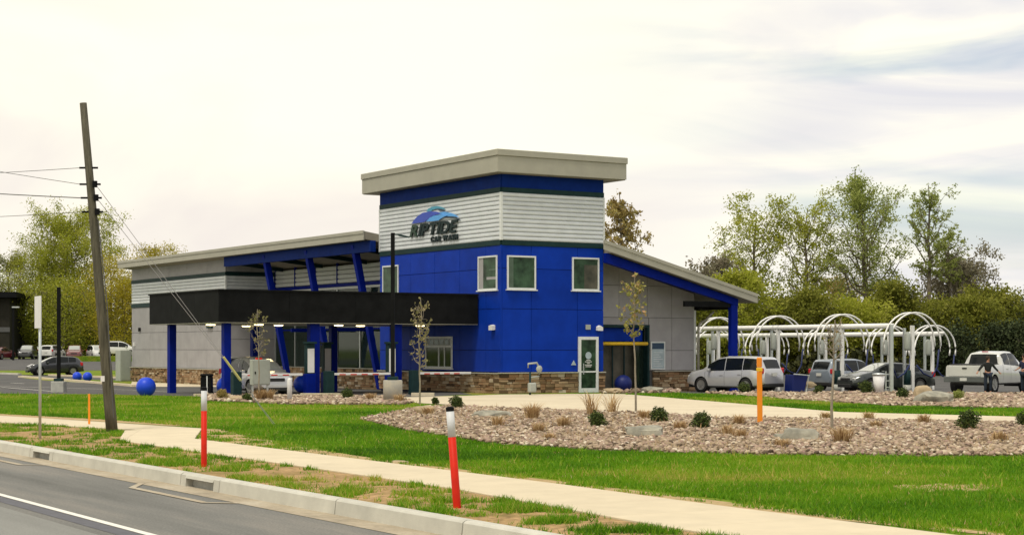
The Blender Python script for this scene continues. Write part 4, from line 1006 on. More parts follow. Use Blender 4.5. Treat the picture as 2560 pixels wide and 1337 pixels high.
HATCH = dict(L=4.2, W=1.76, wb=2.55, wr=.32, clear=.18, tumble=.76,
    top=[(-2.1, .88), (-2.02, 1.02), (-1.65, 1.36), (-1.3, 1.46), (-.3, 1.50), (.2, 1.44), (.6, 1.27), (1.15, .98), (1.7, .88), (2.0, .74), (2.1, .58)],
    belt=[(-2.1, .84), (-1.5, 1.0), (0, .93), (1.1, .88), (1.8, .76), (2.1, .56)],
    panes=[(-1.5, -.95), (-.9, -.02), (.03, .82)], ws=(1.1, .3), rw=(-1.98, -1.62), lz=(.62, .86), handles=(-.85, .15), seams=(-.92, 0, .95), pz=.7)
SEDAN = dict(L=4.7, W=1.80, wb=2.75, wr=.325, clear=.17, tumble=.74,
    top=[(-2.35, .82), (-2.2, 1.0), (-1.75, 1.06), (-1.2, 1.27), (-.75, 1.40), (0, 1.44), (.35, 1.40), (.7, 1.26), (1.25, .98), (1.8, .88), (2.2, .74), (2.35, .58)],
    belt=[(-2.35, .80), (-2.1, .96), (-1.4, .99), (0, .92), (1.2, .88), (2.0, .76), (2.35, .56)],
    panes=[(-1.35, -.75), (-.70, .0), (.05, .88)], ws=(1.2, .42), rw=(-1.72, -1.0), lz=(.64, .84), handles=(-.6, .2), seams=(-.85, .02, 1.0), pz=.66)
PICKUP = dict(L=5.8, W=2.02, wb=3.65, wr=.40, clear=.38, tumble=.74, round=0, wo=-.05,
    top=[(-2.9, 1.28), (-.92, 1.32), (-.86, 1.72), (-.72, 1.86), (-.3, 1.93), (.5, 1.93), (.8, 1.82), (1.45, 1.30), (2.0, 1.22), (2.6, 1.14), (2.85, .98), (2.9, .8)],
    belt=[(-2.9, 1.26), (-.92, 1.30), (0, 1.24), (1.4, 1.18), (2.5, 1.08), (2.9, .78)],
    panes=[(-.75, -.1), (-.05, .95)], ws=(1.42, .75), rw=(-.92, -.80), lz=(.92, 1.02), tlh=.42, handles=(-.5, .3), seams=(-.95, -.08, 1.05), bz=.60, bm='cabinet', pz=.62)
def hd(x, y): return math.atan2(y, x)
car('parked_suv', 'silver station suv with dark windows parked behind the orange marker', (10.45, 80.7, 0), hd(-.70, .71), SUV, M['p_silver'], 'car')
pk = car('pickup_truck', 'silver pickup truck at the right edge with tailgate towards the viewer', (22.75, 81.6, 0), hd(.64, .77), PICKUP, M['p_white'], 'pickup truck')
MB().box(-2.80, -1.0, -.82, .82, 1.285, 1.335).build('bed_cover', M['trimblack'], pk, bevel=.01)
MB().box(-2.935, -2.905, -.78, .78, .76, 1.24).build('tailgate', M['p_white'], pk, bevel=.02)
MB().box(-3.06, -2.94, -.98, .98, .50, .75).build('step_bumper', M['bumper'], pk, bevel=.02); MB().box(-3.075, -3.062, -.17, .17, .56, .70).build('number_plate', M['plate'], pk)
MB().cbox((-2.945, -.0, 1.14), (.03, .22, .06)).build('tailgate_handle', M['trimblack'], pk)
MB().cbox((-.80, 0, 1.60), (.02, 1.25, .34), 0, -.3).build('rear_glass', M['carglass'], pk)
MB().cbox((-.72, 0, 1.90), (.04, .3, .04)).build('brake_light', M['red_lamp'], pk)
car('parked_sedan', 'dark sedan with bright reflecting hood parked at the vacuum posts', (18.35, 84.4, -.06), hd(-.93, -.36), SEDAN, M['p_green'], 'car')
car('parked_crossover', 'blue grey crossover with red tail light behind the bare sapling', (18.2, 93.3, gz(93)), hd(.78, .62), SUV, M['p_bluegrey'], 'car')
c_ = W(-10.3, 3.9); car('waiting_car', 'silver suv with pale windscreen waiting under the canopy', (c_.x, c_.y, 0), hd(.529, -.849), SUV, M['p_silver'], 'car')
car('driving_car', 'small black hatchback on the access road behind the thin sign post', (-35.9, 135.0, gz(135)), hd(-.90, -.42), HATCH, M['p_dark'], 'car')
# cars in the far lot
for px, Y, m_, h_, sp, lab, nm in ((2, 205, 'p_red', (.2, 1), SEDAN, 'red car cut by the left edge of the photo', 'distant_car'), (70, 208, 'p_dark', (.1, -1), SUV, 'nearly hidden dark car behind the black hatchback', 'distant_car'),
        (132, 206, 'p_white', (.1, 1), SUV, 'white suv in the far lot left of the dark red one', 'distant_car'), (187, 204, 'p_red', (.2, -1), SUV, 'dark red suv in the middle of the far car row', 'distant_car'),
        (243, 204, 'p_white', (.5, -1), SUV, 'white car in the far row just left of the wooden pole', 'distant_car'), (300, 196, 'p_white', (1, .1), SUV, 'white suv between the wooden pole and the building corner', 'distant_car'),
        (100, 216, 'p_bluegrey', (.1, -1), SEDAN, 'blue grey car farther back in the distant row', 'distant_car')):
    zc = gz(Y)+(.55 if px == 300 else .05)
    car(nm, lab, (xat(px, Y), Y, zc), hd(*h_), sp, M[m_], 'car', 'cars in the far parking lot', detail=False)
MB().box(-49, -38, 192, 200, .2, 1.10).build('raised_ground', M['lawn'])['kind'] = 'structure'

# ------------------------------------------------------------------ far building on the left
fb = thing('brown_building', 'dark brown flat roofed building behind trees at the left edge', 'building', (-71.5, 218, gz(218)), .12)
MB().box(-16, 7.6, 0, 12, 0, 7.6).build('wall', M['wall_brown'], fb); MB().box(-17, 8.6, -1.2, 13, 7.65, 8.35).build('roof', M['black'], fb)
for k in range(6):
    w = MB().box(-13+3.4*k, -10.8+3.4*k, -.06, 0.01, 4.4, 6.4).build('window', M['glass_green'], fb); MB().box(-13+3.4*k, -10.8+3.4*k, -.1, -.065, 5.36, 5.44).build('window_bar', M['black'], w)
    w = MB().box(-13+3.4*k, -10.8+3.4*k, -.06, 0.01, .8, 3.0).build('window', M['glass_green'], fb)
MB().box(-16, 7.65, -.08, .01, 3.3, 3.9).build('band', M['core_grey'], fb)

# ------------------------------------------------------------------ trees
def leaf_cloud(cent, size, rng, flat=.6):
    """one small quad per centre, random tilt"""
    n = len(cent); a = rng.normal(size=(n, 3)); a /= np.linalg.norm(a, axis=1)[:, None]
    b = rng.normal(size=(n, 3)); b -= (b*a).sum(1)[:, None]*a; b /= np.linalg.norm(b, axis=1)[:, None]
    s = size*rng.uniform(.55, 1.35, n)[:, None]
    V = np.stack([cent-a*s, cent-b*s*flat, cent+a*s, cent+b*s*flat], 1).reshape(-1, 3)
    return V, np.arange(4*n).reshape(n, 4)
def tubes_np(segs, n=4):
    """segs: (p0,p1,r0,r1) arrays -> open tapered tubes"""
    V = []; Fc = []
    for p0, p1, r0, r1 in segs:
        d = p1-p0; L = np.linalg.norm(d)
        if L < 1e-5: continue
        d = d/L; a = np.cross(d, [0, 0, 1.0]) if abs(d[2]) < .95 else np.cross(d, [0, 1.0, 0]); a /= np.linalg.norm(a); b = np.cross(d, a)
        o = len(V)
        for p, r in ((p0, r0), (p1, r1)):
            for k in range(n):
                q = 2*math.pi*k/n; V.append(p+(a*math.cos(q)+b*math.sin(q))*r)
        for k in range(n): Fc.append((o+k, o+(k+1) % n, o+n+(k+1) % n, o+n+k))
    return np.array(V), np.array(Fc)
def tree(label, x, y, H, R, m, seed, leaves=6000, lsize=.16, base=.25, shape='round', bark='bark', group='trees behind the car wash', up=.5, name='tree', z=None, trunk=None, clump=.55, nlimb=22, cat='tree', twigs=5):
    rng = np.random.default_rng(seed); z = gz(y) if z is None else z
    root = thing(name, label, cat, (x, y, z), 0, group)
    tr = trunk or H*.016+.03; segs = []
    n = 10; P_ = [np.array([0, 0, -.1])]
    for i in range(1, n+1):
        f = i/n; P_.append(np.array([rng.normal()*H*.012*f+P_[-1][0], rng.normal()*H*.012*f+P_[-1][1], H*.97*f]))
    for i in range(n): segs.append((P_[i], P_[i+1], tr*(1-.9*i/n)+.01, tr*(1-.9*(i+1)/n)+.01))
    def prof(f):  # crown radius at relative crown height
        if shape == 'round': return math.sqrt(max(0, 1-(2*f-.95)**2/1.1))
        if shape == 'cone': return (1-f)**.75*.95+.05
        if shape == 'column': return .55+.45*math.sin(math.pi*min(1, f*1.1)) if f < .9 else .3
        if shape == 'vase': return .35+.65*math.sin(math.pi*min(1, f*.85))
        if shape == 'flame': return .9*math.sin(math.pi*(.12+.88*f)**.75)**.8+.08
        return 1
    tips = []
    for i in range(nlimb):
        f = (i+rng.uniform(0, .9))/nlimb; h0 = H*(base+(.93-base)*f*.92); th = i*2.4+rng.normal()*.3
        rad = R*prof(f)*rng.uniform(.7, 1.08); rise = up*rad*rng.uniform(.7, 1.3)+.02*H
        k = int(min(n-1, h0/(H*.97)*n)); q = h0/(H*.97)*n-k; p0 = P_[k]+(P_[k+1]-P_[k])*min(1, q)
        dirv = np.array([math.cos(th), math.sin(th), 0]); r0 = tr*.42*(1-.75*f)+.008; prev = p0; m_ = 4
        limb = [p0]
        for j in range(1, m_+1):
            s = j/m_; p = p0+dirv*rad*s+np.array([0, 0, rise*s**1.4])+rng.normal(size=3)*rad*.05
            segs.append((prev, p, r0*(1-.8*(j-1)/m_), r0*(1-.8*j/m_))); prev = p; limb.append(p)
        for t in range(twigs):
            j = rng.integers(1, m_+1); q = limb[j]; tl = rad*rng.uniform(.2, .48)+.02*H; dv = dirv*.5+rng.normal(size=3)*.65+np.array([0, 0, .35]); dv /= np.linalg.norm(dv)
            e = q+dv*tl; segs.append((q, e, r0*.28+.004, .004)); tips += [q+(e-q)*.6, e]
        tips.append(limb[-1])
    tips.append(P_[-1]); tips.append(P_[-2]); tips.append(P_[-3])
    tips = np.array(tips); V, Fc = tubes_np(segs, 5)
    npmesh('trunk', V, Fc, M[bark], root)
    wts = rng.uniform(.2, 1.6, len(tips)); wts /= wts.sum(); idx = rng.choice(len(tips), leaves, p=wts)
    cen = tips[idx]+rng.normal(size=(leaves, 3))*np.array([R, R, R*.9])*.085*clump/.55
    hue = rng.uniform(0, 1, len(tips))
    V, Fc = leaf_cloud(cen, lsize, rng); tint = np.clip(hue[idx]*.6+rng.uniform(0, .4, leaves), 0, 1)
    npmesh('crown', V, Fc, M[m], root, np.repeat(tint, 4))
    return root
def T(px, Y, topy, wpx, m, seed, label, **k):
    low = k.get('base', .25) < .1
    k['leaves'] = int(k.get('leaves', 6000)*(1.75 if low else 2.8)); k['lsize'] = k.get('lsize', .16)*(.62 if low else .62)
    k['twigs'] = 8 if low else 11
    if low: k['clump'] = 1.25; k['nlimb'] = 30
    x = xat(px, Y); z = gz(Y); H = ht(topy, Y)-z; R = wpx/F*Y/2; return tree(label, x, Y, H, R, m, seed, **k)
# right hand group
T(1556, 118, 468, 100, 'leaf_rust', 1, 'slim budding tree rising right behind the blue tower', shape='column', leaves=2600, lsize=.16, base=.3, up=1.2, nlimb=26)
T(1880, 150, 515, 165, 'leaf_lime', 2, 'leftmost tall pale green tree behind the roof slope', shape='vase', leaves=4200, base=.18, up=1.3, nlimb=30)
T(2022, 150, 510, 150, 'leaf_lime', 3, 'second tall pale green tree with forked top', shape='vase', leaves=3800, base=.2, up=1.2, nlimb=28)
T(2168, 148, 405, 185, 'leaf_green', 4, 'tallest pale green tree of the right hand group', shape='flame', leaves=6000, base=.22, up=1.0, nlimb=36)
T(2322, 150, 450, 120, 'leaf_green', 5, 'thin sparse tree right of the tallest one', shape='column', leaves=1700, base=.45, up=.9, nlimb=18, clump=.4)
T(2375, 152, 560, 90, 'leaf_green', 6, 'small sparse tree top leaning right of the thin tree', shape='vase', leaves=900, base=.6, up=.6, nlimb=12, clump=.4)
T(1790, 145, 640, 140, 'leaf_grey', 7, 'greyish bare twigged tree beside the roof edge', leaves=3500, lsize=.19, up=.8)
T(2400, 155, 640, 200, 'leaf_grey', 8, 'broad bare grey tree with rounded outline', leaves=6500, lsize=.2, base=.15, up=.7, nlimb=30)
T(2090, 160, 690, 190, 'leaf_rust', 9, 'rust coloured budding tree between the tall trees', leaves=4200, base=.12)
T(2520, 175, 745, 120, 'leaf_pine', 10, 'dark green conical evergreen near the right edge', shape='cone', leaves=6000, base=.05, up=-.1, nlimb=34)
T(2575, 160, 725, 130, 'leaf_dark', 11, 'very dark evergreen cut by the right edge', shape='cone', leaves=7000, base=.05, up=0, nlimb=34)
rl = ['olive bushy tree low behind the vacuum arches', 'yellow green bushy tree low in the right group']
for i, (px, Y, ty, w, mm, lab) in enumerate((
    (1770, 138, 715, 140, 'leaf_olive', 'low olive tree just past the roof corner'), (1848, 136, 665, 140, 'leaf_lime', 'lime bushy tree behind the blue corner column'),
    (1950, 140, 745, 170, 'leaf_olive', 'olive bushy tree behind the second vacuum arch'), (2030, 138, 712, 120, 'leaf_olive', 'olive bushy tree with rusty neighbour above the vacuum pipe'),
    (2130, 138, 760, 170, 'leaf_lime', 'yellow green bushy tree under the tallest tree'), (2235, 140, 695, 130, 'leaf_olive', 'olive bushy tree behind the tallest vacuum arch'),
    (2320, 142, 760, 160, 'leaf_olive', 'olive bushy tree below the bare grey tree'), (2425, 142, 745, 150, 'leaf_olive', 'olive tree mass behind the pickup cab'),
    (2360, 134, 835, 130, 'leaf_dark', 'dark evergreen shrub right of the last vacuum arch'), (2525, 136, 815, 130, 'leaf_dark', 'dark evergreen shrub above the pickup roof'),
    (2480, 150, 720, 160, 'leaf_olive', 'olive tree on the falling edge of the woods'))):
    T(px, Y, ty, w, mm, 40+i, lab, leaves=6200, lsize=.19, base=.02 if mm == 'leaf_dark' else .08+.02*(i % 3), up=.5, nlimb=34, clump=.8, twigs=6)
# left hand group
T(185, 232, 530, 205, 'leaf_lime', 20, 'big rounded tree crossing behind the wooden pole', shape='round', leaves=15000, lsize=.19, base=.12, up=1.0, nlimb=44)
T(25, 232, 620, 150, 'leaf_olive', 21, 'greyish green tree at the left edge above the brown building', leaves=5000, base=.2, nlimb=30)
T(95, 228, 600, 150, 'leaf_lime', 22, 'yellow green tree left of the big rounded one', leaves=7500, base=.1, nlimb=34, clump=.8)
T(275, 222, 625, 140, 'leaf_gold', 23, 'golden green tree between the pole and the building', leaves=7500, base=.06, nlimb=34, clump=.8)
T(385, 218, 602, 150, 'leaf_gold', 24, 'golden tree top showing above the left roof end', leaves=4200, base=.3, nlimb=28)
T(515, 215, 618, 60, 'leaf_olive', 25, 'small tree tip showing above the long roof', leaves=1000, base=.4)
T(160, 224, 700, 170, 'leaf_lime', 26, 'lower lime tree behind the black lamp post', leaves=7500, lsize=.19, base=.04, nlimb=34, clump=.8)
T(310, 220, 690, 140, 'leaf_gold', 27, 'lower golden tree touching the building corner', leaves=7000, lsize=.19, base=.04, nlimb=34, clump=.8)
T(70, 236, 720, 150, 'leaf_olive', 28, 'lower olive tree over the brown building roof', leaves=6000, lsize=.19, base=.04, nlimb=34, clump=.8)
T(225, 230, 740, 150, 'leaf_olive', 29, 'low dark olive tree behind the far parked cars', leaves=7000, lsize=.19, base=.02, nlimb=34, clump=.8)
# far woods as one mass
def woods(name, specs, m, seed, n, ls):
    rng = np.random.default_rng(seed); cs = []
    for x0, x1, Y, hh, dep in specs:
        k = int(n*(x1-x0)/sum(s[1]-s[0] for s in specs)); x = rng.uniform(x0, x1, k); yy = Y+rng.uniform(-dep, dep, k)
        top = hh*(.62+.25*np.sin(x*.55+seed)*np.sin(x*.21+2)+.16*np.sin(x*1.7+seed*2))
        z = np.abs(rng.uniform(0, 1, k))**.9*top; cs.append(np.stack([x, yy, z+np.interp(yy, [p[0] for p in GZ], [p[1] for p in GZ])], 1))
    c = np.concatenate(cs); V, Fc = leaf_cloud(c, ls, rng, .8)
    o = npmesh(name, V, Fc, m, None, np.repeat(rng.uniform(0, 1, len(c)), 4)); o['kind'] = 'stuff'; tag(o, None); return o
o = woods('undergrowth', [(14, 52, 141, 2.0, 3), (52, 120, 150, 6, 6)], M['leaf_olive'], 5, 22000, .17); o['label'] = 'olive undergrowth filling the edge of the woods on the right'
o = woods('dark_thicket', [(14, 52, 151, 5.6, 2.5), (16, 50, 136, 2.2, 1.2), (34, 60, 137, 4.0, 2), (-90, 14, 238, 7, 4)], M['leaf_thicket'], 6, 34000, .22); o['label'] = 'dark evergreen thicket low behind the trees'
o = woods('far_woods', [(-120, -28, 246, 8.6, 5), (-28, 14, 240, 6, 4)], M['leaf_olive'], 7, 26000, .3); o['label'] = 'distant woods behind the far parking lot'

# young trees in the beds
def sapling(px, py, topy, wpx, m, seed, label, leaves, **k):
    x, y = G(px, py); H = ht(topy, y); R = wpx/F*y/2
    return tree(label, x, y, H, R, m, seed, leaves=leaves, group='staked young trees', name='sapling', bark='bark_pale', cat='young tree', z=0, **k)
M['leaf_young'] = mat_tint('young_leaves', [(0, (.14, .15, .04)), (.5, (.30, .27, .12)), (1, (.45, .36, .22))], .7, transl=.3)
M['leaf_pinkish'] = mat_tint('pinkish_young_leaves', [(0, (.20, .22, .04)), (.6, (.36, .34, .09)), (1, (.50, .28, .18))], .7, transl=.3)
sapling(1050, 1013, 735, 62, 'leaf_young', 61, 'pale young tree in front of the canopy right of the lamp post', 330, lsize=.05, base=.3, up=1.0, trunk=.028, nlimb=14, clump=.6, shape='round')
sapling(1590, 1036, 677, 62, 'leaf_pinkish', 62, 'young tree with yellow and pink leaves before the grey gable wall', 520, lsize=.055, base=.52, up=.9, trunk=.028, nlimb=14, clump=.6, shape='round')
sapling(2080, 1078, 790, 60, 'leaf_rust', 63, 'bare sapling trunk standing in the rock bed by the vacuum arches', 40, lsize=.03, base=.6, up=1.0, trunk=.032, nlimb=12, shape='round')
sapling(648, 1003, 765, 50, 'leaf_young', 64, 'small young tree behind the electrical cabinet', 190, lsize=.05, base=.45, up=1.0, trunk=.024, nlimb=12, clump=.7, shape='round')

# ------------------------------------------------------------------ shrubs, dry grasses, boulders
def shrub(px, py, rpx, m, label, seed, dens=1900):
    x, y = G(px, py); r = rpx/F*y; rng = np.random.default_rng(seed)
    root = thing('shrub', label, 'shrub', (x, y, gz(y)), 0, 'clipped shrubs in the rock beds')
    d = rng.normal(size=(dens, 3)); d /= np.linalg.norm(d, axis=1)[:, None]; rad = rng.uniform(.20, 1.0, dens)**.6*rng.uniform(.85, 1.15, dens)*(1+.26*np.sin(5*d[:, 0]+seed)*np.sin(4*d[:, 2]))
    c = d*rad[:, None]*r*np.array([1, 1, .98])+np.array([0, 0, r*1.0]); c[:, 2] = np.abs(c[:, 2])
    V, Fc = leaf_cloud(c, max(.026, r*.115), rng, .5); npmesh('foliage', V, Fc, M[m], root, np.repeat(rng.uniform(0, 1, dens), 4))
    segs = [(np.array([0, 0, 0.]), d[i]*np.array([.6, .6, 0])*r+np.array([0, 0, r*1.2]), .012, .004) for i in range(8)]
    V, Fc = tubes_np(segs, 4); npmesh('stem', V, Fc, M['bark'], root)
sh = [(1141, 1024, 18, 'round green shrub just behind the leaning marker post'), (1494, 1072, 23, 'green shrub in the bed below the gas meter'), (1648, 1060, 23, 'green shrub just above the flat grey boulder'),
      (1753, 1076, 25, 'dark green shrub between boulder and orange marker'), (2421, 1078, 28, 'large dark shrub at the right of the rock bed'), (2562, 1070, 22, 'shrub cut by the right edge of the photo'),
      (868, 1000, 15, 'small green shrub left of the lamp base'), (618, 1006, 12, 'tiny dark shrub below the electrical cabinet'), (556, 1000, 15, 'low reddish shrub near the blue ball and column'),
      (2256, 999, 16, 'dark shrub under the tallest vacuum arch'), (2046, 986, 12, 'small olive shrub behind the bare sapling'), (2396, 1002, 14, 'bright green shrub below the pickup bumper'),
      (1860, 985, 15, 'shrub hiding the rear wheel of the silver suv'), (2165, 986, 18, 'shrub in front of the dark sedan hood'), (1088, 1010, 9, 'tiny green plant left of the round shrub by the post')]
for i, (px, py, r, lab) in enumerate(sh): shrub(px, py, r, 'leaf_rust' if 'reddish' in lab else ('leaf_green' if 'bright' in lab else 'shrub'), lab, 100+i)
def tuft(px, py, hpx, label, seed, tall=1.0, n=130):
    x, y = G(px, py); h = hpx/F*y*1.45; rng = np.random.default_rng(seed); n = int(n*1.5)
    th = rng.uniform(0, 6.28, n); sp = rng.uniform(.1, .75, n); b = rng.normal(size=(n, 2))*.06; L = h*rng.uniform(.5, 1.1, n)*tall
    p0 = np.stack([b[:, 0], b[:, 1], np.zeros(n)], 1); d = np.stack([np.cos(th)*sp, np.sin(th)*sp, np.ones(n)], 1); p1 = p0+d*L[:, None]*.6; p2 = p1+np.stack([np.cos(th)*sp*1.3, np.sin(th)*sp*1.3, np.full(n, .45)], 1)*L[:, None]*.5
    s = np.stack([-np.sin(th), np.cos(th), np.zeros(n)], 1)*.006*(1+y/60)
    V = np.stack([p0-s, p0+s, p1+s*.8, p1-s*.8, p2], 1).reshape(-1, 3); i5 = np.arange(n)*5
    Fc = np.concatenate([np.stack([i5, i5+1, i5+2], 1), np.stack([i5, i5+2, i5+3], 1), np.stack([i5+3, i5+2, i5+4], 1)])
    o = npmesh('grass_tuft', V, Fc, M['drygrass'], None, np.repeat(rng.uniform(0, 1, n), 5)); o.location = (x, y, 0)
    tag(o, label, 'ornamental grass', 'dry ornamental grass tufts in the rock beds')
tf = [(1245, 1070, 26, 'low rusty grass tuft left of the tall straw ones'), (1330, 1052, 38, 'widest straw coloured grass tuft at the bed edge'), (1345, 1085, 26, 'straw tuft in front of the widest one'), (1410, 1072, 28, 'straw tuft left of the shrub below the gas meter'),
      (1375, 1103, 18, 'short pale tuft near the front of the bed'), (1480, 1040, 50, 'tall wispy dry stems on the driveway edge'), (1530, 1036, 44, 'second wispy dry stems right of the tall ones'), (1610, 1050, 22, 'brown tuft behind the flat grey boulder'),
      (1700, 1078, 22, 'short brown tuft between two dark shrubs'), (1818, 1092, 26, 'rusty tuft left of the orange marker'), (1848, 1066, 26, 'straw tuft on the driveway edge left of the orange marker'), (1850, 1098, 22, 'low tan tuft below the rusty one'),
      (1955, 1122, 22, 'reddish tuft in front of the grey lichened boulder'), (2105, 1112, 42, 'large rusty straw tuft at the foot of the bare sapling'), (2063, 1050, 18, 'small brown tuft left of the sapling on the drive edge'), (2170, 1050, 18, 'small brown tuft right of the sapling on the drive edge'),
      (2310, 1062, 24, 'single straw tuft left of the large dark shrub'), (2190, 1072, 18, 'dull tuft in the middle of the right rock bed'), (2500, 1108, 26, 'pale tuft near the lower right of the bed'), (998, 1008, 20, 'rusty grass by the concrete lamp base'),
      (650, 1003, 26, 'orange dry grass under the electrical cabinet'), (672, 1003, 26, 'straw grass right of the cabinet legs'), (925, 1003, 18, 'brown grass left of the lamp base'), (1070, 1040, 20, 'straw tuft beside the tan boulder at the bed tip')]
for i, (px, py, h, lab) in enumerate(tf): tuft(px, py, h, lab, 300+i, tall=1.0 if h < 44 else 1.1, n=130 if h < 44 else 36)
def boulder(px, py, wpx, hpx, label, seed, m='boulder', flat=False):
    x, y = G(px, py); w = wpx/F*y/2; h = hpx/F*y; rng = random.Random(seed)
    bm = bmesh.new(); bmesh.ops.create_icosphere(bm, subdivisions=3, radius=1)
    from mathutils import noise
    for v in bm.verts:
        q = v.co.copy(); k = 1+.28*noise.noise(q*1.3+Vector((seed*3.1, 0, 0)))+.10*noise.noise(q*4+Vector((seed, 5, 0)))
        e = .55 if flat else .8
        v.co = Vector((math.copysign(abs(q.x)**e, q.x)*w*k, math.copysign(abs(q.y)**e, q.y)*w*.7*k, (math.copysign(abs(q.z)**e, q.z)*.5*k+.38)*h*1.12))
    me = bpy.data.meshes.new('boulder'); bm.to_mesh(me); bm.free(); me.materials.append(M[m]); me.shade_smooth(); me.set_sharp_from_angle(angle=math.radians(32))
    o = bpy.data.objects.new('boulder', me); COL.objects.link(o); o.location = (x, y, -.02); o.rotation_euler = (0, 0, rng.uniform(-.3, .3)); tag(o, label, 'boulder', 'boulders set in the rock beds')
boulder(1612, 1095, 98, 34, 'blocky flat grey boulder below the middle shrub', 1, flat=True)
boulder(1235, 1045, 100, 22, 'long low grey boulder on the driveway side of the bed', 2)
boulder(2000, 1105, 100, 40, 'rounded lichened grey boulder left of the bare sapling', 3)
boulder(1955, 1100, 44, 20, 'small grey boulder touching the rounded one', 4)
boulder(2335, 1010, 92, 34, 'grey green boulder right of the shrub under the tallest arch', 5)
boulder(2308, 995, 52, 32, 'tan pointed boulder behind the grey green one', 6, 'boulder_tan')
boulder(1062, 1037, 52, 26, 'tan boulder at the left tip of the rock bed', 7, 'boulder_tan')
boulder(1530, 982, 46, 14, 'low pale boulder left of the navy ball', 8, 'boulder_tan'); boulder(1630, 982, 52, 18, 'low pale boulder right of the navy ball', 9, 'boulder')
boulder(2500, 1078, 60, 12, 'low tan boulder beside the large dark shrub', 10, 'boulder_tan'); boulder(2020, 975, 40, 14, 'tan boulder behind the bare sapling trunk', 11, 'boulder_tan')
boulder(592, 1004, 44, 16, 'yellowish boulder in the narrow bed under the canopy', 12, 'boulder_tan')
boulder(1000, 1155, 44, 8, 'flat yellow stone on the lawn side of the pavement', 13, 'boulder_tan'); boulder(1055, 1162, 26, 6, 'smaller yellow stone on the lawn side of the pavement', 14, 'boulder_tan')
for i, px in enumerate((2455, 2478, 2542)):
    boulder(px, 984, 17, 6, ['pale kerb stone left of the standing person', 'pale kerb stone at the feet of the standing person', 'pale kerb stone under the pickup side'][i], 20+i, 'boulder_tan')

# ------------------------------------------------------------------ scattered river rock and grass
def inpoly(px, py, poly):
    n = len(poly); r = np.zeros(len(px), bool); j = n-1
    for i in range(n):
        xi, yi = poly[i]; xj, yj = poly[j]
        c = ((yi > py) != (yj > py)) & (px < (xj-xi)*(py-yi)/((yj-yi) or 1e-9)+xi); r ^= c; j = i
    return r
def scatter(poly, n, rng, ref=35.0):
    """random ground points, thinned with distance so that far areas stay cheap"""
    xs = [p[0] for p in poly]; ys = [p[1] for p in poly]; out = []; tot = 0
    while tot < n:
        x = rng.uniform(min(xs), max(xs), n); y = rng.uniform(min(ys), max(ys), n)
        k = inpoly(x, y, poly) & (rng.uniform(0, 1, n) < np.minimum(1, (ref/np.maximum(y, 1))**2)) & (np.abs(x) < .36*y+1.5)
        out.append(np.stack([x[k], y[k]], 1)); tot += k.sum()
        if k.sum() == 0: break
    return np.concatenate(out)[:n]
ICO = bmesh.new(); bmesh.ops.create_icosphere(ICO, subdivisions=1, radius=1)
IV = np.array([v.co[:] for v in ICO.verts]); IF = np.array([[v.index for v in f.verts] for f in ICO.faces]); ICO.free()
def rocks(name, poly, n, smin, smax, seed, ref=40.0, label=None):
    rng = np.random.default_rng(seed); p = scatter(poly, n, rng, ref); n = len(p)
    s = rng.uniform(smin, smax, n)*(1+p[:, 1]/160); sc3 = np.stack([s, s*rng.uniform(.6, 1, n), s*rng.uniform(.35, .7, n)], 1)
    th = rng.uniform(0, 6.28, n); tl = rng.normal(size=n)*.35
    B = IV[None]*(1+rng.uniform(-.22, .22, (n, len(IV), 1)))*sc3[:, None]
    X = B[..., 0]*np.cos(tl)[:, None]-B[..., 2]*np.sin(tl)[:, None]; Z = B[..., 0]*np.sin(tl)[:, None]+B[..., 2]*np.cos(tl)[:, None]; Y = B[..., 1]
    x2 = X*np.cos(th)[:, None]-Y*np.sin(th)[:, None]; y2 = X*np.sin(th)[:, None]+Y*np.cos(th)[:, None]
    z0 = .03+rng.uniform(0, .05, n)
    V = np.stack([x2+p[:, 0:1], y2+p[:, 1:2], Z+z0[:, None]], -1).reshape(-1, 3)
    Fc = (IF[None]+np.arange(n)[:, None, None]*len(IV)).reshape(-1, 3)
    o = npmesh(name, V, Fc, M['rock'], None, np.repeat(rng.uniform(0, 1, n), len(IV))); o['kind'] = 'stuff'; o['label'] = label; return o
rocks('river_rock', BED1, 42000, .026, .066, 1, 42, 'beige and brown river rock filling the front bed')
rocks('river_rock', BED2, 9000, .045, .095, 2, 80, 'beige river rock in the bed in front of the parked cars')
rocks('river_rock', BED3, 4500, .045, .09, 3, 80, 'beige river rock in the narrow bed by the canopy')
rocks('river_rock', BED4, 500, .06, .12, 4, 90, 'river rock along the tower wall')
def hnoise(x, y, s):
    """cheap smooth value noise 0..1"""
    x = x*s; y = y*s; xi = np.floor(x).astype(int); yi = np.floor(y).astype(int); fx = x-xi; fy = y-yi
    fx = fx*fx*(3-2*fx); fy = fy*fy*(3-2*fy)
    h = lambda a, b: (np.sin(a*127.1+b*311.7)*43758.5453) % 1.0
    return (h(xi, yi)*(1-fx)+h(xi+1, yi)*fx)*(1-fy)+(h(xi, yi+1)*(1-fx)+h(xi+1, yi+1)*fx)*fy
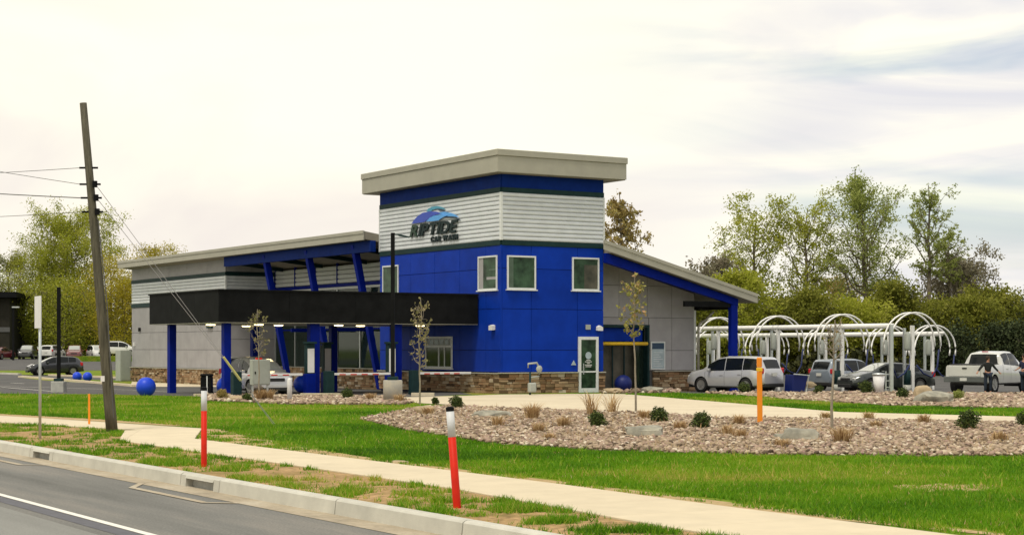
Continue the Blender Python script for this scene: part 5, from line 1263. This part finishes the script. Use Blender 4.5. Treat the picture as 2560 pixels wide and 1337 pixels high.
def blades(name, poly, n, hmin, hmax, seed, label, ref=30.0, patch=None, exclude=(), wid=.006, m='blade'):
    rng = np.random.default_rng(seed); p = scatter(poly, n, rng, ref)
    keep = np.ones(len(p), bool)
    for e in exclude: keep &= ~(inpoly(p[:, 0], p[:, 1], e) & (rng.uniform(0, 1, len(p)) < .8))
    f1, f2 = (2.1, 6.0) if patch else (.9, 2.6)
    nz = .6*hnoise(p[:, 0], p[:, 1], f1)+.4*hnoise(p[:, 0]+31, p[:, 1], f2)
    if patch: keep &= nz > patch+rng.normal(size=len(p))*.075-.10*(hnoise(p[:, 0], p[:, 1]+3, .28)-.35)
    p = p[keep]; nz = nz[keep]; n = len(p)
    h = rng.uniform(hmin, hmax, n)*(1+.8*(nz-.5)*(2.2 if patch else 1)); th = rng.uniform(0, 6.28, n); w = wid*(1+p[:, 1]/25)*rng.uniform(.7, 1.3, n)
    ln = rng.normal(size=(n, 2))*h[:, None]*.45; z = np.interp(p[:, 1], [q[0] for q in GZ], [q[1] for q in GZ])
    a = np.stack([p[:, 0]-np.cos(th)*w, p[:, 1]-np.sin(th)*w, z], 1); b = np.stack([p[:, 0]+np.cos(th)*w, p[:, 1]+np.sin(th)*w, z], 1); c = np.stack([p[:, 0]+ln[:, 0], p[:, 1]+ln[:, 1], z+h], 1)
    V = np.stack([a, b, c], 1).reshape(-1, 3)
    broad = .55*hnoise(p[:, 0], p[:, 1], .22)+.45*hnoise(p[:, 0], p[:, 1]+9, .8)
    t = np.clip(-.12+1.2*broad+rng.normal(size=n)*.14+(rng.uniform(0, 1, n) < (.22 if patch else .06))*.45, 0, 1)
    o = npmesh(name, V, np.arange(3*n).reshape(n, 3), M[m], None, np.repeat(t, 3)); o['kind'] = 'stuff'; o['label'] = label; return o
LAWN_MAIN = [rd(15.0, 8), rd(14.95, 30), rd(15.6, 34), (-6.6, 41.5), (-7.6, 44.3), (-11.4, 49.4), (-33, 71), (-30, 78)] + P([(250, 987), (500, 993), (520, 1003), (700, 1012), (1000, 1014), (1035, 1010), (1060, 1014)]) + P([(1040, 1022), (903, 1050), (1020, 1078), (1250, 1112), (1500, 1128), (1900, 1140), (2560, 1143), (3000, 1144)])
BARE = P([(2225, 1216), (2260, 1211), (2300, 1214), (2350, 1208), (2400, 1212), (2455, 1210), (2500, 1216), (2530, 1221), (2470, 1225), (2430, 1231), (2380, 1227), (2330, 1233), (2280, 1226), (2245, 1224)])
sheet('bare_patch', BARE, M['soil'], .008)
blades('lawn_grass', LAWN_MAIN, 330000, .03, .075, 21, 'bright green mown lawn between pavement and rock beds', 24, None, (BARE,), .0045)
blades('lawn_fringe', LAWN_MAIN, 42000, .05, .13, 24, 'longer ragged clumps in the lawn', 26, .60, (), .005)
VERGE = [rd(10.58, 8), rd(10.58, 46), (-15.0, 49.2), (-9.95, 43.4), (-9.5, 42.1), (-8.9, 38.6)]+[rd(near_e(t)-.06, t) for t in (36, 30, 26, 22, 19, 16, 8)]
blades('verge_grass', VERGE, 150000, .02, .085, 22, 'patchy grass in the verge beside the kerb', 22, .615, (), .0045)
STRIP = P([(1560, 986), (1700, 984), (1850, 990), (2000, 1003), (2200, 1016), (2560, 1024), (2900, 1027), (2900, 1045), (2560, 1041), (2100, 1029), (1800, 1004), (1620, 989)])
blades('strip_grass', STRIP, 40000, .05, .12, 23, 'green grass strip between the driveway and the rear rock bed', 60, None, (), .006)
blades('soil_edge_grass', [rd(14.42, 10), rd(14.42, 34), rd(15.4, 34), rd(15.1, 22), rd(15.0, 10)], 16000, .03, .08, 25, 'straggly grass on the bare soil edge of the pavement', 24, .52, (), .0045)

blades('dry_weeds', BED1, 26000, .05, .16, 27, 'dry straw weeds between the river rocks', 40, .68, (), .005, 'drygrass')
blades('green_weeds', BED1, 9000, .04, .10, 28, 'small green weeds between the river rocks', 40, .74, (), .005)
blades('worn_corner_grass', [(-7.2, 39.2), (-7.95, 44.2), (-7.3, 43.9), (-6.2, 41.0), rd(15.6, 34), rd(14.45, 34), rd(14.45, 36.8)], 7000, .02, .06, 29, 'thin grass on the bare corner beside the wide pavement panel', 34, .60, (), .005)
blades('lawn_straw', LAWN_MAIN, 16000, .02, .06, 30, 'dead straw blades in the lawn', 28, .66, (), .005, 'drygrass')
# ------------------------------------------------------------------ people
def skinmesh(name, joints, edges, m, parent, sub=1, root=0):
    me = bpy.data.meshes.new(name); me.from_pydata([j[0] for j in joints], edges, []); o = bpy.data.objects.new(name, me); COL.objects.link(o)
    md = o.modifiers.new('s', 'SKIN'); md.use_smooth_shade = True
    for i, j in enumerate(joints):
        r = j[1]; sv_ = me.skin_vertices[0].data[i]; sv_.radius = (r, r) if not isinstance(r, tuple) else r; sv_.use_root = (i == root)
    ms = o.modifiers.new('u', 'SUBSURF'); ms.levels = sub; ms.render_levels = sub
    bpy.context.view_layer.update()
    m2 = bpy.data.meshes.new_from_object(o.evaluated_get(bpy.context.evaluated_depsgraph_get())); bpy.data.objects.remove(o)
    m2.materials.clear(); m2.materials.append(m); m2.shade_smooth(); m2.name = name
    q = bpy.data.objects.new(name, m2); COL.objects.link(q); q.parent = parent; return q
def person(label, x, y, rz, H, top, arms, cap=False):
    root = thing('person', label, 'person', (x, y, gz(y)), rz); s = H/1.75
    def S(p): return (p[0]*s, p[1]*s, p[2]*s)
    J = [((0, 0, .95), (.15, .11)), ((0, .01, 1.15), (.135, .10)), ((0, .0, 1.36), (.165, .11)), ((0, 0, 1.47), (.07, .065)), ((0, -.01, 1.54), (.055, .055)), ((0, -.02, 1.62), (.078, .095)), ((0, -.01, 1.72), (.06, .075)),
         ((.10, 0, .90), .095), ((.12, -.01, .50), .062), ((.13, .03, .10), .043), ((.14, -.13, .04), .035),
         ((-.10, 0, .90), .095), ((-.12, -.01, .50), .062), ((-.13, .03, .10), .043), ((-.14, -.13, .04), .035),
         ((.19, 0, 1.40), .062), (arms[0], .045), (arms[1], .032), ((-.19, 0, 1.40), .062), (arms[2], .045), (arms[3], .032)]
    E = [(0, 1), (1, 2), (2, 3), (3, 4), (4, 5), (5, 6), (0, 7), (7, 8), (8, 9), (9, 10), (0, 11), (11, 12), (12, 13), (13, 14), (2, 15), (15, 16), (16, 17), (2, 18), (18, 19), (19, 20)]
    for a in (17, 20):
        w = Vector(J[a][0]); e = Vector(J[a-1][0]); d = (w-e).normalized(); sd = d.cross(Vector((0, 1, 0))).normalized(); p = len(J)
        J.append((tuple(w+d*.07), (.042, .022))); E.append((a, p))
        for k, (off, ln) in enumerate(((-.03, .07), (-.01, .085), (.01, .08), (.03, .062))):
            b = len(J); J.append((tuple(w+d*.085+sd*off), .010)); J.append((tuple(w+d*(.085+ln)+sd*off*1.2+Vector((0, -.02, 0))), .007)); E += [(p, b), (b, b+1)]
        b = len(J); J.append((tuple(w+d*.04+Vector((0, -.045, 0))), .011)); J.append((tuple(w+d*.08+Vector((0, -.07, 0))), .009)); E += [(a, b), (b, b+1)]
    J = [(S(p), tuple(q*s for q in r) if isinstance(r, tuple) else r*s) for p, r in J]
    body = skinmesh('body', J, E, M['skin'], root)
    g_ = .016*s; inf = lambda r: tuple(q+g_ for q in r) if isinstance(r, tuple) else r+g_
    def sub(idx, nm, m, extra=0):
        mp = {a: i for i, a in enumerate(idx)}; skinmesh(nm, [(J[a][0], inf(J[a][1])) for a in idx], [(mp[a], mp[b]) for a, b in E if a in mp and b in mp], m, root)
    sub([0, 1, 2, 3, 15, 16, 17, 18, 19, 20] if top == 'jacket' else [0, 1, 2, 3, 15, 16, 18, 19], 'jacket' if top == 'jacket' else 'shirt', M['jacket'] if top == 'jacket' else M['navyshirt'])
    sub([0, 7, 8, 9, 11, 12, 13], 'trousers', M['jeans'])
    for q in (10, 14):
        p = Vector(J[q][0]); MB().cbox((p.x, p.y+.05*s, p.z+.01), (.10*s, .28*s, .09*s)).build('shoe', M['shoe'], root, bevel=.02)
    hb = MB(); prof = [(.11*math.sin(math.pi*i/10)*s+.001, (1.66-.125*math.cos(math.pi*i/10)*1.0)*s) for i in range(3, 11)]
    hb.lathe(prof, 16, (0, .012*s, .0)); hb.build('hair', M['hair'], root, True)
    f = MB(); f.cbox((0, -.112*s, 1.63*s), (.022, .03, .045)); f.cbox((0, -.105*s, 1.585*s), (.05, .01, .012)); f.build('nose', M['skin'], body)
    e = MB(); e.cbox((.033*s, -.105*s, 1.655*s), (.024, .012, .012)); e.cbox((-.033*s, -.105*s, 1.655*s), (.024, .012, .012)); e.build('eye', M['hair'], body)
    r_ = MB(); r_.cbox((.088*s, 0, 1.64*s), (.02, .04, .06)); r_.cbox((-.088*s, 0, 1.64*s), (.02, .04, .06)); r_.build('ear', M['skin'], body)
    return root
x, y = G(2470, 984); person('person in black jacket and dark jeans holding both arms out behind the pickup', x, y, math.radians(8), 1.70, 'jacket',
    [(.36, .03, 1.20), (.50, -.03, 1.04), (-.36, .03, 1.20), (-.50, -.03, 1.04)])
x, y = G(2561, 984); person('person in navy shirt and black trousers cut by the right edge of the photo', x, y, math.radians(-60), 1.80, 'shirt',
    [(.27, .0, 1.15), (.20, -.24, 1.08), (-.27, .0, 1.15), (-.2, -.24, 1.08)])
